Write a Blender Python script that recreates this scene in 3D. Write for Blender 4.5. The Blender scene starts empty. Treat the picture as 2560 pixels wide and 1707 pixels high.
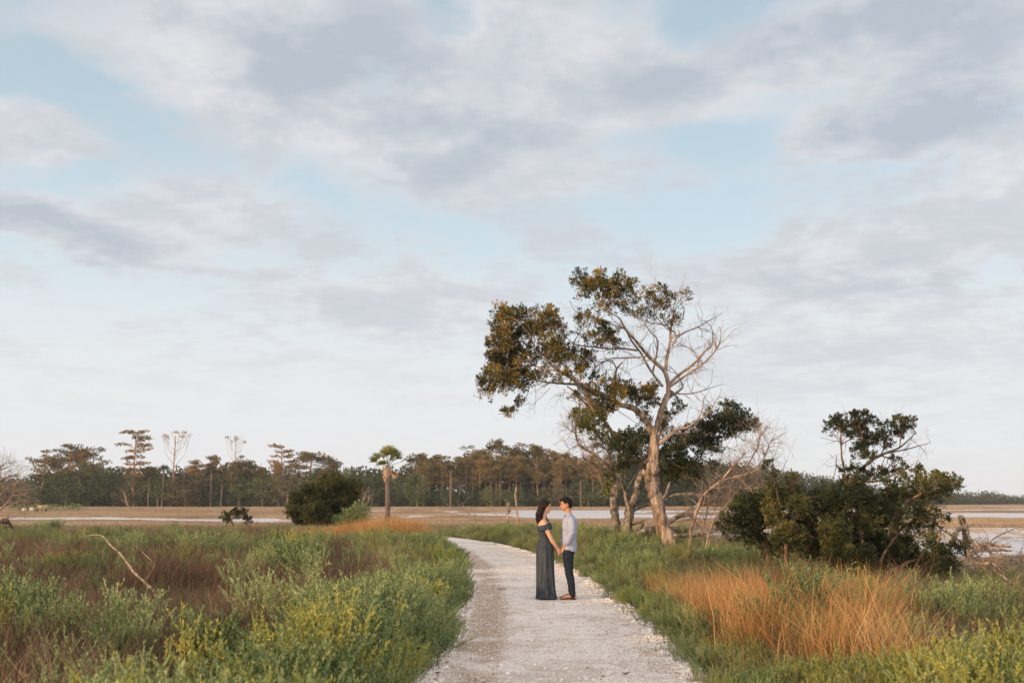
import bpy, math, random
import numpy as np
R = math.radians
sc = bpy.context.scene
# ------------------------------------------------------------------ camera
CAMH = 1.65; F = 2489.0; CX, CY, HOR = 1280.0, 853.5, 1254.0
TILT = math.atan((HOR - CY) / F)
cam_d = bpy.data.cameras.new('camera'); cam = bpy.data.objects.new('camera', cam_d)
sc.collection.objects.link(cam); sc.camera = cam
cam.location = (0, 0, CAMH); cam.rotation_euler = (math.pi / 2 + TILT, 0, 0)
cam_d.sensor_width = 36.0; cam_d.lens = 36.0 * F / 2560.0
cam_d.clip_start = 0.1; cam_d.clip_end = 9000
cam_d.dof.use_dof = True; cam_d.dof.focus_distance = 17.5; cam_d.dof.aperture_fstop = 2.4
CT, ST = math.cos(TILT), math.sin(TILT)
def ray(px, py):
    a = (px - CX) / F; b = -(py - CY) / F
    return np.array([a, CT - ST * b, ST + CT * b])
def P(px, py, Y):                       # a point of the place, Y metres in front of the camera
    d = ray(px, py); return np.array([0, 0, CAMH]) + d * (Y / d[1])
# ------------------------------------------------------------------ world
SUN_EL, SUN_AZ = 9.0, 236.0             # azimuth, clockwise from +Y (the view direction)
w = bpy.data.worlds.new('World'); sc.world = w; w.use_nodes = True
nt = w.node_tree; nt.nodes.clear()
def N(tree, typ, **kw):
    n = tree.nodes.new(typ)
    for k, v in kw.items():
        setattr(n, k, v)
    return n
def setin(n, **kw):
    for k, v in kw.items():
        n.inputs[k.replace('_', ' ')].default_value = v
def math_n(tree, op, a, b=None, clamp=False):
    n = tree.nodes.new('ShaderNodeMath'); n.operation = op; n.use_clamp = clamp
    for i, v in enumerate((a, b)):
        if v is None: continue
        if isinstance(v, (int, float)): n.inputs[i].default_value = v
        else: tree.links.new(v, n.inputs[i])
    return n.outputs[0]
def smooth_n(tree, v, a, b, c=0.0, d=1.0):
    n = tree.nodes.new('ShaderNodeMapRange'); n.interpolation_type = 'SMOOTHSTEP'
    tree.links.new(v, n.inputs['Value'])
    for i, x in zip(('From Min', 'From Max', 'To Min', 'To Max'), (a, b, c, d)): n.inputs[i].default_value = x
    return n.outputs[0]
def mix_n(tree, f, a, b):
    n = tree.nodes.new('ShaderNodeMix'); n.data_type = 'RGBA'
    for s, v in ((0, f), (6, a), (7, b)):
        if isinstance(v, (int, float)): n.inputs[s].default_value = v
        elif isinstance(v, tuple): n.inputs[s].default_value = v if len(v) == 4 else (*v, 1)
        else: tree.links.new(v, n.inputs[s])
    return n.outputs[2]
L = nt.links.new
tc = N(nt, 'ShaderNodeTexCoord'); sep = N(nt, 'ShaderNodeSeparateXYZ'); L(tc.outputs['Generated'], sep.inputs[0])
X, Y_, Z = sep.outputs
zc = math_n(nt, 'ADD', math_n(nt, 'MAXIMUM', Z, 0.0), 0.16)
com = N(nt, 'ShaderNodeCombineXYZ')
L(math_n(nt, 'DIVIDE', X, zc), com.inputs[0]); L(math_n(nt, 'DIVIDE', Y_, zc), com.inputs[1])
def noise(tree, vec, scale, detail=6, rough=0.55, dist=0.0, out=0):
    n = tree.nodes.new('ShaderNodeTexNoise')
    if vec is not None: tree.links.new(vec, n.inputs['Vector'])
    setin(n, Scale=scale, Detail=detail, Roughness=rough, Distortion=dist)
    return n.outputs[out]
n1 = noise(nt, com.outputs[0], 3.5, 8, 0.57, 0.35)
n2 = noise(nt, com.outputs[0], 8.5, 6, 0.6, 0.35)
cxz = N(nt, 'ShaderNodeCombineXYZ'); L(X, cxz.inputs[0]); L(Z, cxz.inputs[1])
wob = N(nt, 'ShaderNodeVectorMath', operation='MULTIPLY_ADD')
L(noise(nt, com.outputs[0], 3.0, 4, 0.6, 0, 1), wob.inputs[0]); wob.inputs[1].default_value = (.11, .07, 0)
L(cxz.outputs[0], wob.inputs[2])
def blobs(lst):
    tot = None
    for (px, py, rx, ry, rot, wt) in lst:       # px of the 2352 wide photograph
        k = 2560 / 2352
        d = ray(px * k, py * k); d /= np.linalg.norm(d)
        m = N(nt, 'ShaderNodeMapping', vector_type='TEXTURE')
        L(wob.outputs[0], m.inputs[0])
        m.inputs[1].default_value = (d[0] + .055, d[2] + .035, 0); m.inputs[2].default_value = (0, 0, R(rot))
        m.inputs[3].default_value = (rx * k / F, ry * k / F, 1)
        ln = N(nt, 'ShaderNodeVectorMath', operation='LENGTH'); L(m.outputs[0], ln.inputs[0])
        s = smooth_n(nt, ln.outputs['Value'], 1.5, 0.15, 0.0, wt)
        tot = s if tot is None else math_n(nt, 'ADD', tot, s)
    return tot
front = smooth_n(nt, Y_, 0.0, 0.3)
cover = blobs([(640, 110, 400, 150, 8, .42), (1130, 140, 230, 120, 20, .40), (1560, 160, 260, 110, 0, .40), (1960, 70, 260, 90, 0, .42),
               (2250, 120, 200, 170, 0, .30), (1080, 320, 330, 80, 12, .34), (660, 250, 260, 90, 0, .30), (110, 530, 280, 50, -8, .42), (1950, 590, 420, 100, 5, .26),
               (900, 700, 300, 90, 0, .22), (1900, 800, 420, 110, 5, .24), (480, 480, 180, 110, 0, .22), (40, 280, 80, 90, 0, .35), (145, 330, 70, 50, 0, .3), (2100, 260, 280, 60, 0, .3),
               (2330, 380, 130, 80, 10, .3), (1880, 310, 80, 60, 0, .25),
               (240, 240, 200, 80, 0, -.34), (80, 160, 110, 60, 0, -.3), (1660, 50, 130, 60, 0, -.40), (1640, 340, 180, 50, 0, -.14), (1250, 430, 300, 60, 5, .2), (1500, 290, 260, 50, 0, .12), (870, 190, 90, 80, 40, -.30), (1640, 540, 200, 60, 0, -.15),
               (1200, 500, 260, 30, 0, -.08), (1010, 70, 60, 80, 20, -.3), (2310, 250, 70, 60, 0, -.3), (1500, 460, 200, 40, 0, -.06), (330, 380, 240, 40, 10, -.16), (100, 640, 300, 60, 0, -.15), (1330, 700, 200, 50, 0, -.12)])
dark = blobs([(760, 130, 230, 100, 12, .9), (560, 70, 200, 60, 0, .35), (1130, 180, 170, 90, 10, .9), (1540, 180, 200, 70, 0, .7), (1950, 50, 220, 70, 0, .9), (1090, 350, 260, 50, 15, .6),
              (110, 535, 230, 40, -8, 1.1), (2080, 270, 260, 50, 0, .75), (2250, 130, 150, 150, 0, .6), (2000, 640, 300, 60, 0, .5), (1850, 860, 380, 90, 0, .45), (900, 740, 260, 70, 0, .4), (950, 280, 150, 40, 0, .5)])
n3 = noise(nt, com.outputs[0], 24, 5, .65, .4)
dens = smooth_n(nt, math_n(nt, 'ADD', math_n(nt, 'ADD', math_n(nt, 'MULTIPLY', n1, .95), math_n(nt, 'ADD', math_n(nt, 'MULTIPLY', n2, .42), math_n(nt, 'MULTIPLY', n3, .24))), math_n(nt, 'MULTIPLY', cover, front)), .63, 1.03)
shade = math_n(nt, 'ADD', smooth_n(nt, math_n(nt, 'ADD', n1, math_n(nt, 'ADD', math_n(nt, 'MULTIPLY', n2, .45), math_n(nt, 'MULTIPLY', n3, .30))), 0.64, 1.02, 0, .62), math_n(nt, 'MULTIPLY', dark, math_n(nt, 'MULTIPLY', front, .60)), True)
back = smooth_n(nt, Y_, 0.35, -0.7)          # the sunset side, behind the camera, is brighter and warmer
cl_light = mix_n(nt, back, (.845, .825, .845), (2.55, 2.0, 1.7))
cl_dark = mix_n(nt, back, (.49, .54, .61), (1.6, 1.4, 1.3))
cloud = mix_n(nt, shade, cl_light, cl_dark)
sky = N(nt, 'ShaderNodeTexSky'); sky.sky_type = 'NISHITA'; sky.sun_disc = False
sky.sun_elevation = R(SUN_EL); sky.sun_rotation = R(SUN_AZ); sky.air_density = 1.0; sky.dust_density = 1.0; sky.ozone_density = 1.5
bg_s = N(nt, 'ShaderNodeBackground'); L(sky.outputs[0], bg_s.inputs[0]); bg_s.inputs[1].default_value = 0.15
# thin high veil that whitens the blue, stronger towards the horizon
bg_v = N(nt, 'ShaderNodeBackground')
L(mix_n(nt, back, mix_n(nt, smooth_n(nt, Z, .05, .36), (.79, .85, .885), (.64, .80, .89)), (2.4, 2.1, 2.0)), bg_v.inputs[0])
veil = smooth_n(nt, Z, 0.50, 0.10, .60, .97)
mv = N(nt, 'ShaderNodeMixShader'); L(veil, mv.inputs[0]); L(bg_s.outputs[0], mv.inputs[1]); L(bg_v.outputs[0], mv.inputs[2])
bg_c = N(nt, 'ShaderNodeBackground'); L(cloud, bg_c.inputs[0])
thin = math_n(nt, 'MULTIPLY', dens, smooth_n(nt, Z, 0.02, 0.20, .38, .88))
mc = N(nt, 'ShaderNodeMixShader'); L(thin, mc.inputs[0]); L(mv.outputs[0], mc.inputs[1]); L(bg_c.outputs[0], mc.inputs[2])
bg_h = N(nt, 'ShaderNodeBackground'); L(mix_n(nt, back, (.84, .855, .875), (2.55, 1.95, 1.6)), bg_h.inputs[0])
mh = N(nt, 'ShaderNodeMixShader'); L(math_n(nt, 'MULTIPLY', smooth_n(nt, Z, 0.27, 0.0, 0, .92), smooth_n(nt, X, -.05, .35, 1.0, .62)), mh.inputs[0]); L(mc.outputs[0], mh.inputs[1]); L(bg_h.outputs[0], mh.inputs[2])
wo = N(nt, 'ShaderNodeOutputWorld'); L(mh.outputs[0], wo.inputs[0])
# ------------------------------------------------------------------ sun
sd = bpy.data.lights.new('sun', 'SUN'); sd.energy = 5.0; sd.angle = R(2.5); sd.color = (1.0, .62, .33)
so = bpy.data.objects.new('sun', sd); sc.collection.objects.link(so)
so.rotation_euler = (R(90 - SUN_EL), 0, R(180 - SUN_AZ))
so.location = (0, 0, 50)
vs = sc.view_settings; vs.view_transform = 'Standard'; vs.look = 'None'; vs.exposure = 0.0; vs.gamma = 1.0
sc.cycles.max_bounces = 6; sc.cycles.transparent_max_bounces = 4; sc.cycles.use_denoising = True
# ------------------------------------------------------------------ mesh helpers
class MB:
    def __init__(s): s.v = []; s.f = []; s.n = 0
    def add(s, v, f):
        v = np.asarray(v, float); f = np.asarray(f, int)
        s.v.append(v); s.f.append(f + s.n); s.n += len(v)
    def tube(s, pts, rad, sides=8, rough=0.0, caps=True, rng=None, round_caps=False, ell=None):
        pts = np.asarray(pts, float); rad = np.asarray(rad, float); n = len(pts)
        if round_caps:
            d0 = pts[0] - pts[1]; d0 /= np.linalg.norm(d0) + 1e-9; d1 = pts[-1] - pts[-2]; d1 /= np.linalg.norm(d1) + 1e-9
            a = [pts[0] + d0 * rad[0] * q for q in (.97, .8, .45)]; b = [pts[-1] + d1 * rad[-1] * q for q in (.45, .8, .97)]
            pts = np.vstack([a, pts, b]); rad = np.concatenate([[rad[0] * q for q in (.22, .6, .89)], rad, [rad[-1] * q for q in (.89, .6, .22)]]); n += 6
        t = np.gradient(pts, axis=0); t /= np.linalg.norm(t, axis=1)[:, None] + 1e-9
        ref = np.array([0, 1, 0.]) if abs(t[0][1]) < .9 else np.array([1., 0, 0])
        u = np.cross(t[0], ref); u /= np.linalg.norm(u)
        ang = np.arange(sides) * 2 * math.pi / sides; V = []
        ph = (rng or np.random).uniform(0, 6, 3) if rough else (0, 0, 0)
        for i in range(n):
            u = u - t[i] * np.dot(u, t[i]); u /= np.linalg.norm(u) + 1e-9
            w_ = np.cross(t[i], u)
            r = rad[i] * np.ones(sides)
            if rough: r = r * (1 + rough * (np.sin(3 * ang + ph[0] + .25 * i) * .6 + np.sin(5 * ang + ph[1] - .4 * i) * .4 + np.sin(.9 * i + ph[2]) * .3))
            e = 1.0 if ell is None else ell
            V.append(pts[i] + (np.cos(ang) * r)[:, None] * u + (np.sin(ang) * r * e)[:, None] * w_)
        V = np.vstack(V)
        i = np.arange(n - 1)[:, None] * sides; j = np.arange(sides)[None, :]; k = (j + 1) % sides
        s.add(V, np.stack([i + j, i + k, i + sides + k, i + sides + j], -1).reshape(-1, 4))
        if caps:
            for ring, rev in ((0, True), (n - 1, False)):
                b = s.n - len(V) + ring * sides
                c = V[ring * sides:(ring + 1) * sides].mean(0)
                s.v.append(c[None]); ci = s.n; s.n += 1
                a = b + np.arange(sides); a2 = b + (np.arange(sides) + 1) % sides
                s.f.append(np.stack([a2, a, np.full(sides, ci)] if rev else [a, a2, np.full(sides, ci)], -1))
    def ellipsoid(s, c, r, rings=10, sides=14, rot=None):
        th = np.linspace(0.08, math.pi - .08, rings); ph = np.arange(sides) * 2 * math.pi / sides
        V = np.stack([np.sin(th)[:, None] * np.cos(ph), np.sin(th)[:, None] * np.sin(ph), np.cos(th)[:, None] * np.ones(sides)], -1).reshape(-1, 3) * np.asarray(r)
        if rot is not None: V = V @ np.asarray(rot).T
        V = V + np.asarray(c)
        i = np.arange(rings - 1)[:, None] * sides; j = np.arange(sides)[None, :]; k = (j + 1) % sides
        s.add(V, np.stack([i + j, i + sides + j, i + sides + k, i + k], -1).reshape(-1, 4))
        for ring, rev in ((0, False), (rings - 1, True)):
            b = s.n - rings * sides + ring * sides if ring == 0 else None
        n0 = s.n - rings * sides
        top = V[:sides].mean(0); bot = V[-sides:].mean(0)
        s.v.append(np.array([top, bot])); ti = s.n; s.n += 2
        a = n0 + np.arange(sides); a2 = n0 + (np.arange(sides) + 1) % sides
        s.f.append(np.stack([a, a2, np.full(sides, ti)], -1)); o = (rings - 1) * sides
        s.f.append(np.stack([a2 + o, a + o, np.full(sides, ti + 1)], -1))
    def loft(s, rings, sides=28, power=2.0, close=True, folds=None):
        # rings: (z, cx, cy, rx, ry, tilt)  tilt: dz per metre of x
        ang = np.arange(sides) * 2 * math.pi / sides; V = []
        for q, (z, cx, cy, rx, ry, tl) in enumerate(rings):
            c, sn = np.cos(ang), np.sin(ang)
            k = 1.0 if folds is None else 1 + folds(ang, q, z)
            x = np.sign(c) * np.abs(c) ** (2 / power) * rx * k; y = np.sign(sn) * np.abs(sn) ** (2 / power) * ry * k
            V.append(np.stack([cx + x, cy + y, z + tl * x], -1))
        n = len(rings); V = np.vstack(V)
        i = np.arange(n - 1)[:, None] * sides; j = np.arange(sides)[None, :]; k = (j + 1) % sides
        n0 = s.n
        s.add(V, np.stack([i + j, i + k, i + sides + k, i + sides + j], -1).reshape(-1, 4))
        if close:
            s.v.append(np.array([V[:sides].mean(0), V[-sides:].mean(0)])); ti = s.n; s.n += 2
            a = n0 + np.arange(sides); a2 = n0 + (np.arange(sides) + 1) % sides; o = (n - 1) * sides
            s.f.append(np.stack([a2, a, np.full(sides, ti)], -1)); s.f.append(np.stack([a + o, a2 + o, np.full(sides, ti + 1)], -1))
    def box(s, c, h, rz=0.0):
        V = np.array([[x, y, z] for x in (-1, 1) for y in (-1, 1) for z in (-1, 1)], float) * np.asarray(h)
        V = V @ np.array([[math.cos(rz), math.sin(rz), 0], [-math.sin(rz), math.cos(rz), 0], [0, 0, 1]]) + np.asarray(c)
        s.add(V, [[0, 1, 3, 2], [4, 6, 7, 5], [0, 4, 5, 1], [2, 3, 7, 6], [0, 2, 6, 4], [1, 5, 7, 3]])
    def leaves(s, c, size, rng, width=.4, up=0.3, dirs=None):
        c = np.asarray(c, float); n = len(c)
        if n == 0: return
        d = rng.normal(size=(n, 3)) if dirs is None else np.asarray(dirs, float) + rng.normal(size=(n, 3)) * .25
        d[:, 2] += up; d /= np.linalg.norm(d, axis=1)[:, None] + 1e-9
        q = rng.normal(size=(n, 3)); q -= d * (q * d).sum(1)[:, None]; q /= np.linalg.norm(q, axis=1)[:, None] + 1e-9
        sz = (np.asarray(size) * rng.uniform(.65, 1.35, n))[:, None]
        V = np.stack([c, c + d * sz * .5 + q * sz * width * .5, c + d * sz, c + d * sz * .5 - q * sz * width * .5], 1).reshape(-1, 3)
        s.add(V, (np.arange(n)[:, None] * 4 + np.arange(4)))
    def blades(s, c, d, h, wd, rng, bend=.25):
        # grass blades: base c, direction d, bent narrow strips of 2 quads + tip
        n = len(c); d = d / (np.linalg.norm(d, axis=1)[:, None] + 1e-9)
        q = np.stack([rng.normal(size=n), rng.normal(size=n), np.zeros(n)], -1); q /= np.linalg.norm(q, axis=1)[:, None]
        h = h[:, None]; wd = wd[:, None]
        b = np.stack([rng.normal(size=n), rng.normal(size=n), -np.abs(rng.normal(size=n)) * .5], -1) * bend
        p0 = c; p1 = c + d * h * .5 + b * h * .12; p2 = c + d * h + b * h * .6
        V = np.stack([p0 - q * wd, p0 + q * wd, p1 - q * wd * .8, p1 + q * wd * .8, p2], 1).reshape(-1, 3)
        i = np.arange(n)[:, None] * 5
        s.add(V, i + np.array([0, 1, 3, 2])); 
        s.f.append(i + np.array([2, 3, 4]) + (s.n - len(V)))
    def mesh(s, name, mat, smooth=True):
        me = bpy.data.meshes.new(name)
        V = np.vstack(s.v); me.vertices.add(len(V)); me.vertices.foreach_set('co', V.astype(np.float32).ravel())
        cnt = np.concatenate([np.full(len(f), f.shape[1]) for f in s.f]); lv = np.concatenate([f.ravel() for f in s.f])
        me.loops.add(len(lv)); me.loops.foreach_set('vertex_index', lv.astype(np.int32))
        st = np.concatenate([[0], np.cumsum(cnt)[:-1]])
        me.polygons.add(len(cnt)); me.polygons.foreach_set('loop_start', st.astype(np.int32))
        me.polygons.foreach_set('use_smooth', np.full(len(cnt), smooth))
        me.materials.append(mat); me.update(calc_edges=True); me.validate(); return me
    def build(s, name, mat, parent=None, smooth=True, loc=None):
        o = bpy.data.objects.new(name, s.mesh(name, mat, smooth)); sc.collection.objects.link(o)
        if parent is not None:
            o.parent = parent
            if loc is None: o.matrix_parent_inverse = parent.matrix_basis.inverted()
        if loc is not None: o.location = loc
        return o
def tag(o, label, cat, group=None, kind=None):
    o['label'] = label; o['category'] = cat
    if group: o['group'] = group
    if kind: o['kind'] = kind
    return o
def empty(name, loc, label, cat, group=None):
    o = bpy.data.objects.new(name, None); sc.collection.objects.link(o); o.location = tuple(loc); o.empty_display_size = .2
    return tag(o, label, cat, group)
# ------------------------------------------------------------------ numpy noise
_rg = np.random.default_rng(5); _T = _rg.random((256, 256))
def vnoise(x, y, s=1.0):
    x = np.asarray(x, float) / s + 731.3; y = np.asarray(y, float) / s + 417.7
    xi = np.floor(x).astype(int); yi = np.floor(y).astype(int); fx = x - xi; fy = y - yi
    fx = fx * fx * (3 - 2 * fx); fy = fy * fy * (3 - 2 * fy)
    g = lambda a, b: _T[a % 256, b % 256]
    return (g(xi, yi) * (1 - fx) + g(xi + 1, yi) * fx) * (1 - fy) + (g(xi, yi + 1) * (1 - fx) + g(xi + 1, yi + 1) * fx) * fy
# ------------------------------------------------------------------ materials
def mat_base(name):
    m = bpy.data.materials.new(name); m.use_nodes = True; t = m.node_tree; t.nodes.clear()
    o = t.nodes.new('ShaderNodeOutputMaterial'); return m, t, o
def ramp(t, fac, cols):
    r = t.nodes.new('ShaderNodeValToRGB'); t.links.new(fac, r.inputs[0])
    e = r.color_ramp.elements
    while len(e) < len(cols): e.new(.5)
    for i, (p, c) in enumerate(cols): e[i].position = p; e[i].color = (*c, 1)
    return r.outputs[0]
def leaf_mat(name, cols, nscale=.6, island=.5, inst=.25, transl=.25, rough=.6, spec=.25):
    m, t, o = mat_base(name); g = t.nodes.new('ShaderNodeNewGeometry'); oi = t.nodes.new('ShaderNodeObjectInfo')
    nz = noise(t, g.outputs['Position'], nscale, 3, .6)
    nz = smooth_n(t, nz, .3, .7)
    f = math_n(t, 'ADD', math_n(t, 'MULTIPLY', nz, 1 - island - inst), math_n(t, 'MULTIPLY', g.outputs['Random Per Island'], island))
    f = math_n(t, 'ADD', f, math_n(t, 'MULTIPLY', oi.outputs['Random'], inst))
    c = ramp(t, f, cols)
    b = t.nodes.new('ShaderNodeBsdfPrincipled'); t.links.new(c, b.inputs['Base Color']); b.inputs['Roughness'].default_value = rough
    b.inputs['Specular IOR Level'].default_value = spec
    tr = t.nodes.new('ShaderNodeBsdfTranslucent'); t.links.new(c, tr.inputs[0])
    mx = t.nodes.new('ShaderNodeMixShader'); mx.inputs[0].default_value = transl
    t.links.new(b.outputs[0], mx.inputs[1]); t.links.new(tr.outputs[0], mx.inputs[2]); t.links.new(mx.outputs[0], o.inputs[0])
    return m
def surf_mat(name, cols, scale=4, stretch=(1, 1, 1), bump=.3, bscale=20, rough=.8, spec=.3, detail=5, coords='Object'):
    m, t, o = mat_base(name); tc_ = t.nodes.new('ShaderNodeTexCoord'); mp = t.nodes.new('ShaderNodeMapping')
    t.links.new(tc_.outputs[coords], mp.inputs[0]); mp.inputs[3].default_value = stretch
    f = noise(t, mp.outputs[0], scale, detail, .62)
    b = t.nodes.new('ShaderNodeBsdfPrincipled'); t.links.new(ramp(t, f, cols), b.inputs['Base Color'])
    b.inputs['Roughness'].default_value = rough; b.inputs['Specular IOR Level'].default_value = spec
    if bump:
        bp = t.nodes.new('ShaderNodeBump'); bp.inputs['Strength'].default_value = bump; bp.inputs['Distance'].default_value = .03
        t.links.new(noise(t, mp.outputs[0], bscale, 6, .6), bp.inputs['Height']); t.links.new(bp.outputs[0], b.inputs['Normal'])
    t.links.new(b.outputs[0], o.inputs[0]); return m
M = {}
M['shrub'] = leaf_mat('shrub_leaf', [(.1, (.028, .045, .018)), (.32, (.085, .135, .05)), (.54, (.21, .28, .115)), (.85, (.39, .425, .19))], .55, .45, .25, .12)
M['shrub2'] = leaf_mat('yellow_shrub_leaf', [(.1, (.09, .12, .03)), (.4, (.21, .24, .06)), (.7, (.34, .34, .08)), (.92, (.52, .44, .11))], .8, .45, .25, .14)
M['stem'] = leaf_mat('stem', [(.2, (.10, .07, .045)), (.7, (.24, .18, .13))], 1, .5, .3, 0)
M['reed'] = leaf_mat('dry_reed', [(.12, (.018, .013, .009)), (.42, (.075, .043, .027)), (.66, (.19, .115, .072)), (.88, (.38, .275, .18))], .5, .5, .2, .15)
M['oreed'] = leaf_mat('orange_reed', [(.12, (.11, .055, .020)), (.38, (.28, .145, .050)), (.6, (.48, .27, .095)), (.86, (.64, .44, .21))], .8, .5, .2, .2)
M['grass'] = leaf_mat('green_grass', [(.15, (.055, .075, .03)), (.45, (.14, .17, .065)), (.7, (.25, .26, .11)), (.9, (.42, .35, .20))], .6, .5, .2, .25)
M['marsh'] = leaf_mat('marsh_grass', [(.15, (.18, .14, .095)), (.5, (.31, .245, .17)), (.8, (.42, .34, .235)), (.98, (.42, .35, .20))], .05, .35, .2, .15)
M['cedar'] = leaf_mat('cedar_leaf', [(.15, (.012, .016, .007)), (.36, (.046, .048, .015)), (.56, (.15, .13, .032)), (.82, (.40, .26, .065))], 1.6, .45, 0, .12, .65)
M['cedar_dark'] = leaf_mat('dark_cedar_leaf', [(.15, (.009, .016, .008)), (.45, (.028, .043, .017)), (.72, (.068, .080, .027)), (.93, (.18, .16, .05))], 1.2, .5, 0, .1, .7)
M['cedar_yel'] = leaf_mat('olive_cedar_leaf', [(.15, (.014, .022, .008)), (.45, (.036, .054, .018)), (.78, (.075, .09, .028)), (.97, (.17, .15, .045))], 1.2, .5, 0, .15, .7)
M['juniper'] = leaf_mat('juniper_leaf', [(.15, (.018, .026, .010)), (.45, (.05, .062, .021)), (.75, (.11, .115, .035)), (.95, (.25, .20, .06))], 1.2, .5, 0, .12, .7)
M['oakleaf'] = leaf_mat('oak_new_leaf', [(.15, (.06, .08, .025)), (.5, (.14, .18, .05)), (.9, (.30, .32, .10))], 2, .6, 0, .35)
M['pineleaf'] = leaf_mat('pine_needle', [(.12, (.06, .062, .03)), (.42, (.12, .11, .045)), (.68, (.24, .17, .065)), (.90, (.46, .28, .10))], .12, .4, .4, .1, .8, .1)
M['farleaf'] = leaf_mat('far_foliage', [(.12, (.012, .020, .011)), (.45, (.034, .048, .024)), (.75, (.07, .085, .038)), (.92, (.12, .12, .05))], .12, .35, .45, .08, .8, .1)
M['oakfar'] = leaf_mat('far_oak_foliage', [(.12, (.020, .032, .016)), (.45, (.06, .085, .038)), (.75, (.12, .145, .06)), (.92, (.17, .165, .07))], .12, .35, .45, .08, .8, .1)
M['oliveleaf'] = leaf_mat('far_olive_foliage', [(.15, (.045, .047, .028)), (.5, (.09, .088, .05)), (.85, (.14, .13, .075))], .12, .45, .3, .08, .8, .1)
M['palmleaf'] = leaf_mat('palm_leaf', [(.15, (.06, .08, .02)), (.5, (.14, .17, .04)), (.85, (.30, .27, .07))], 1.5, .5, 0, .2, .5)
M['palmdead'] = leaf_mat('palm_dead_leaf', [(.2, (.28, .17, .08)), (.8, (.50, .36, .20))], 1.5, .5, 0, .15, .7)
M['deadwood'] = surf_mat('weathered_wood', [(.36, (.07, .05, .036)), (.47, (.20, .15, .11)), (.56, (.33, .255, .19)), (.70, (.50, .42, .34))], 3.2, (3, 3, .5), .9, 14)
M['greytwig'] = surf_mat('grey_twig', [(.3, (.13, .095, .07)), (.7, (.38, .30, .235))], 3, (1, 1, 1), .2, 20)
M['redbark'] = surf_mat('brown_bark', [(.3, (.06, .042, .03)), (.5, (.16, .105, .07)), (.75, (.32, .22, .15))], 3, (3, 3, .6), .9, 16)
M['oakbark'] = surf_mat('lichen_bark', [(.35, (.05, .042, .034)), (.5, (.14, .12, .09)), (.68, (.38, .36, .29))], 7, (1, 1, .7), 1.0, 22)
M['pinebark'] = surf_mat('pine_bark', [(.3, (.20, .11, .07)), (.7, (.42, .25, .16))], .6, (1, 1, .3), 0, 2)
M['palmbark'] = surf_mat('palm_bark', [(.3, (.075, .058, .048)), (.7, (.17, .135, .11))], 4, (.6, .6, 5), .9, 12)
M['boots'] = surf_mat('palm_boots', [(.3, (.16, .11, .08)), (.7, (.40, .30, .21))], 6, (1, 1, 1), .8, 12)
# ground: soil near, tan marsh far, green fringe in between
m, t, o = mat_base('ground'); g = t.nodes.new('ShaderNodeNewGeometry'); sp = t.nodes.new('ShaderNodeSeparateXYZ'); t.links.new(g.outputs['Position'], sp.inputs[0])
big = noise(t, g.outputs['Position'], .03, 5, .65, .4); fine = noise(t, g.outputs['Position'], 1.1, 6, .65)
soil = ramp(t, fine, [(.3, (.022, .017, .012)), (.7, (.065, .05, .035))])
marsh = ramp(t, math_n(t, 'ADD', math_n(t, 'MULTIPLY', big, .6), math_n(t, 'MULTIPLY', fine, .4)), [(.34, (.20, .155, .115)), (.48, (.31, .245, .175)), (.58, (.41, .31, .20)), (.68, (.28, .28, .15))])
farf = smooth_n(t, sp.outputs[1], 50, 75)
col = mix_n(t, farf, soil, marsh)
b = t.nodes.new('ShaderNodeBsdfPrincipled'); t.links.new(col, b.inputs['Base Color']); b.inputs['Roughness'].default_value = .95; b.inputs['Specular IOR Level'].default_value = .1
bp = t.nodes.new('ShaderNodeBump'); bp.inputs['Strength'].default_value = .8; bp.inputs['Distance'].default_value = .3
t.links.new(fine, bp.inputs['Height']); t.links.new(bp.outputs[0], b.inputs['Normal']); t.links.new(b.outputs[0], o.inputs[0]); M['ground'] = m
# water
m, t, o = mat_base('water'); b = t.nodes.new('ShaderNodeBsdfPrincipled'); b.inputs['Base Color'].default_value = (.52, .50, .49, 1); b.inputs['Roughness'].default_value = .36
b.inputs['IOR'].default_value = 1.33; bp = t.nodes.new('ShaderNodeBump'); bp.inputs['Strength'].default_value = .5; bp.inputs['Distance'].default_value = .03
g = t.nodes.new('ShaderNodeNewGeometry'); t.links.new(noise(t, g.outputs['Position'], 3, 3), bp.inputs['Height']); t.links.new(bp.outputs[0], b.inputs['Normal']); t.links.new(b.outputs[0], o.inputs[0]); M['water'] = m
# path: pale crushed shell with tan wheel stains
m, t, o = mat_base('shell_path'); g = t.nodes.new('ShaderNodeNewGeometry'); uv = t.nodes.new('ShaderNodeUVMap'); uv.uv_map = 'UVMap'
su = t.nodes.new('ShaderNodeSeparateXYZ'); t.links.new(uv.outputs[0], su.inputs[0])
fine = noise(t, g.outputs['Position'], 26, 7, .80); mid = noise(t, g.outputs['Position'], 5, 5, .65); big = noise(t, g.outputs['Position'], .8, 4, .6, .4)
pale = ramp(t, fine, [(.30, (.32, .25, .19)), (.42, (.60, .53, .465)), (.54, (.82, .78, .73)), (.8, (.90, .88, .84))])
tan = ramp(t, fine, [(.28, (.22, .145, .095)), (.45, (.40, .295, .215)), (.65, (.57, .46, .365)), (.85, (.74, .66, .58))])
uu = su.outputs[0]
edge = math_n(t, 'ADD', smooth_n(t, uu, .20, .02, 0, .75), smooth_n(t, uu, .78, .98, 0, .8))
rut = math_n(t, 'MULTIPLY', smooth_n(t, math_n(t, 'ABSOLUTE', math_n(t, 'SUBTRACT', uu, .20)), .13, .02), smooth_n(t, big, .30, .50))
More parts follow.
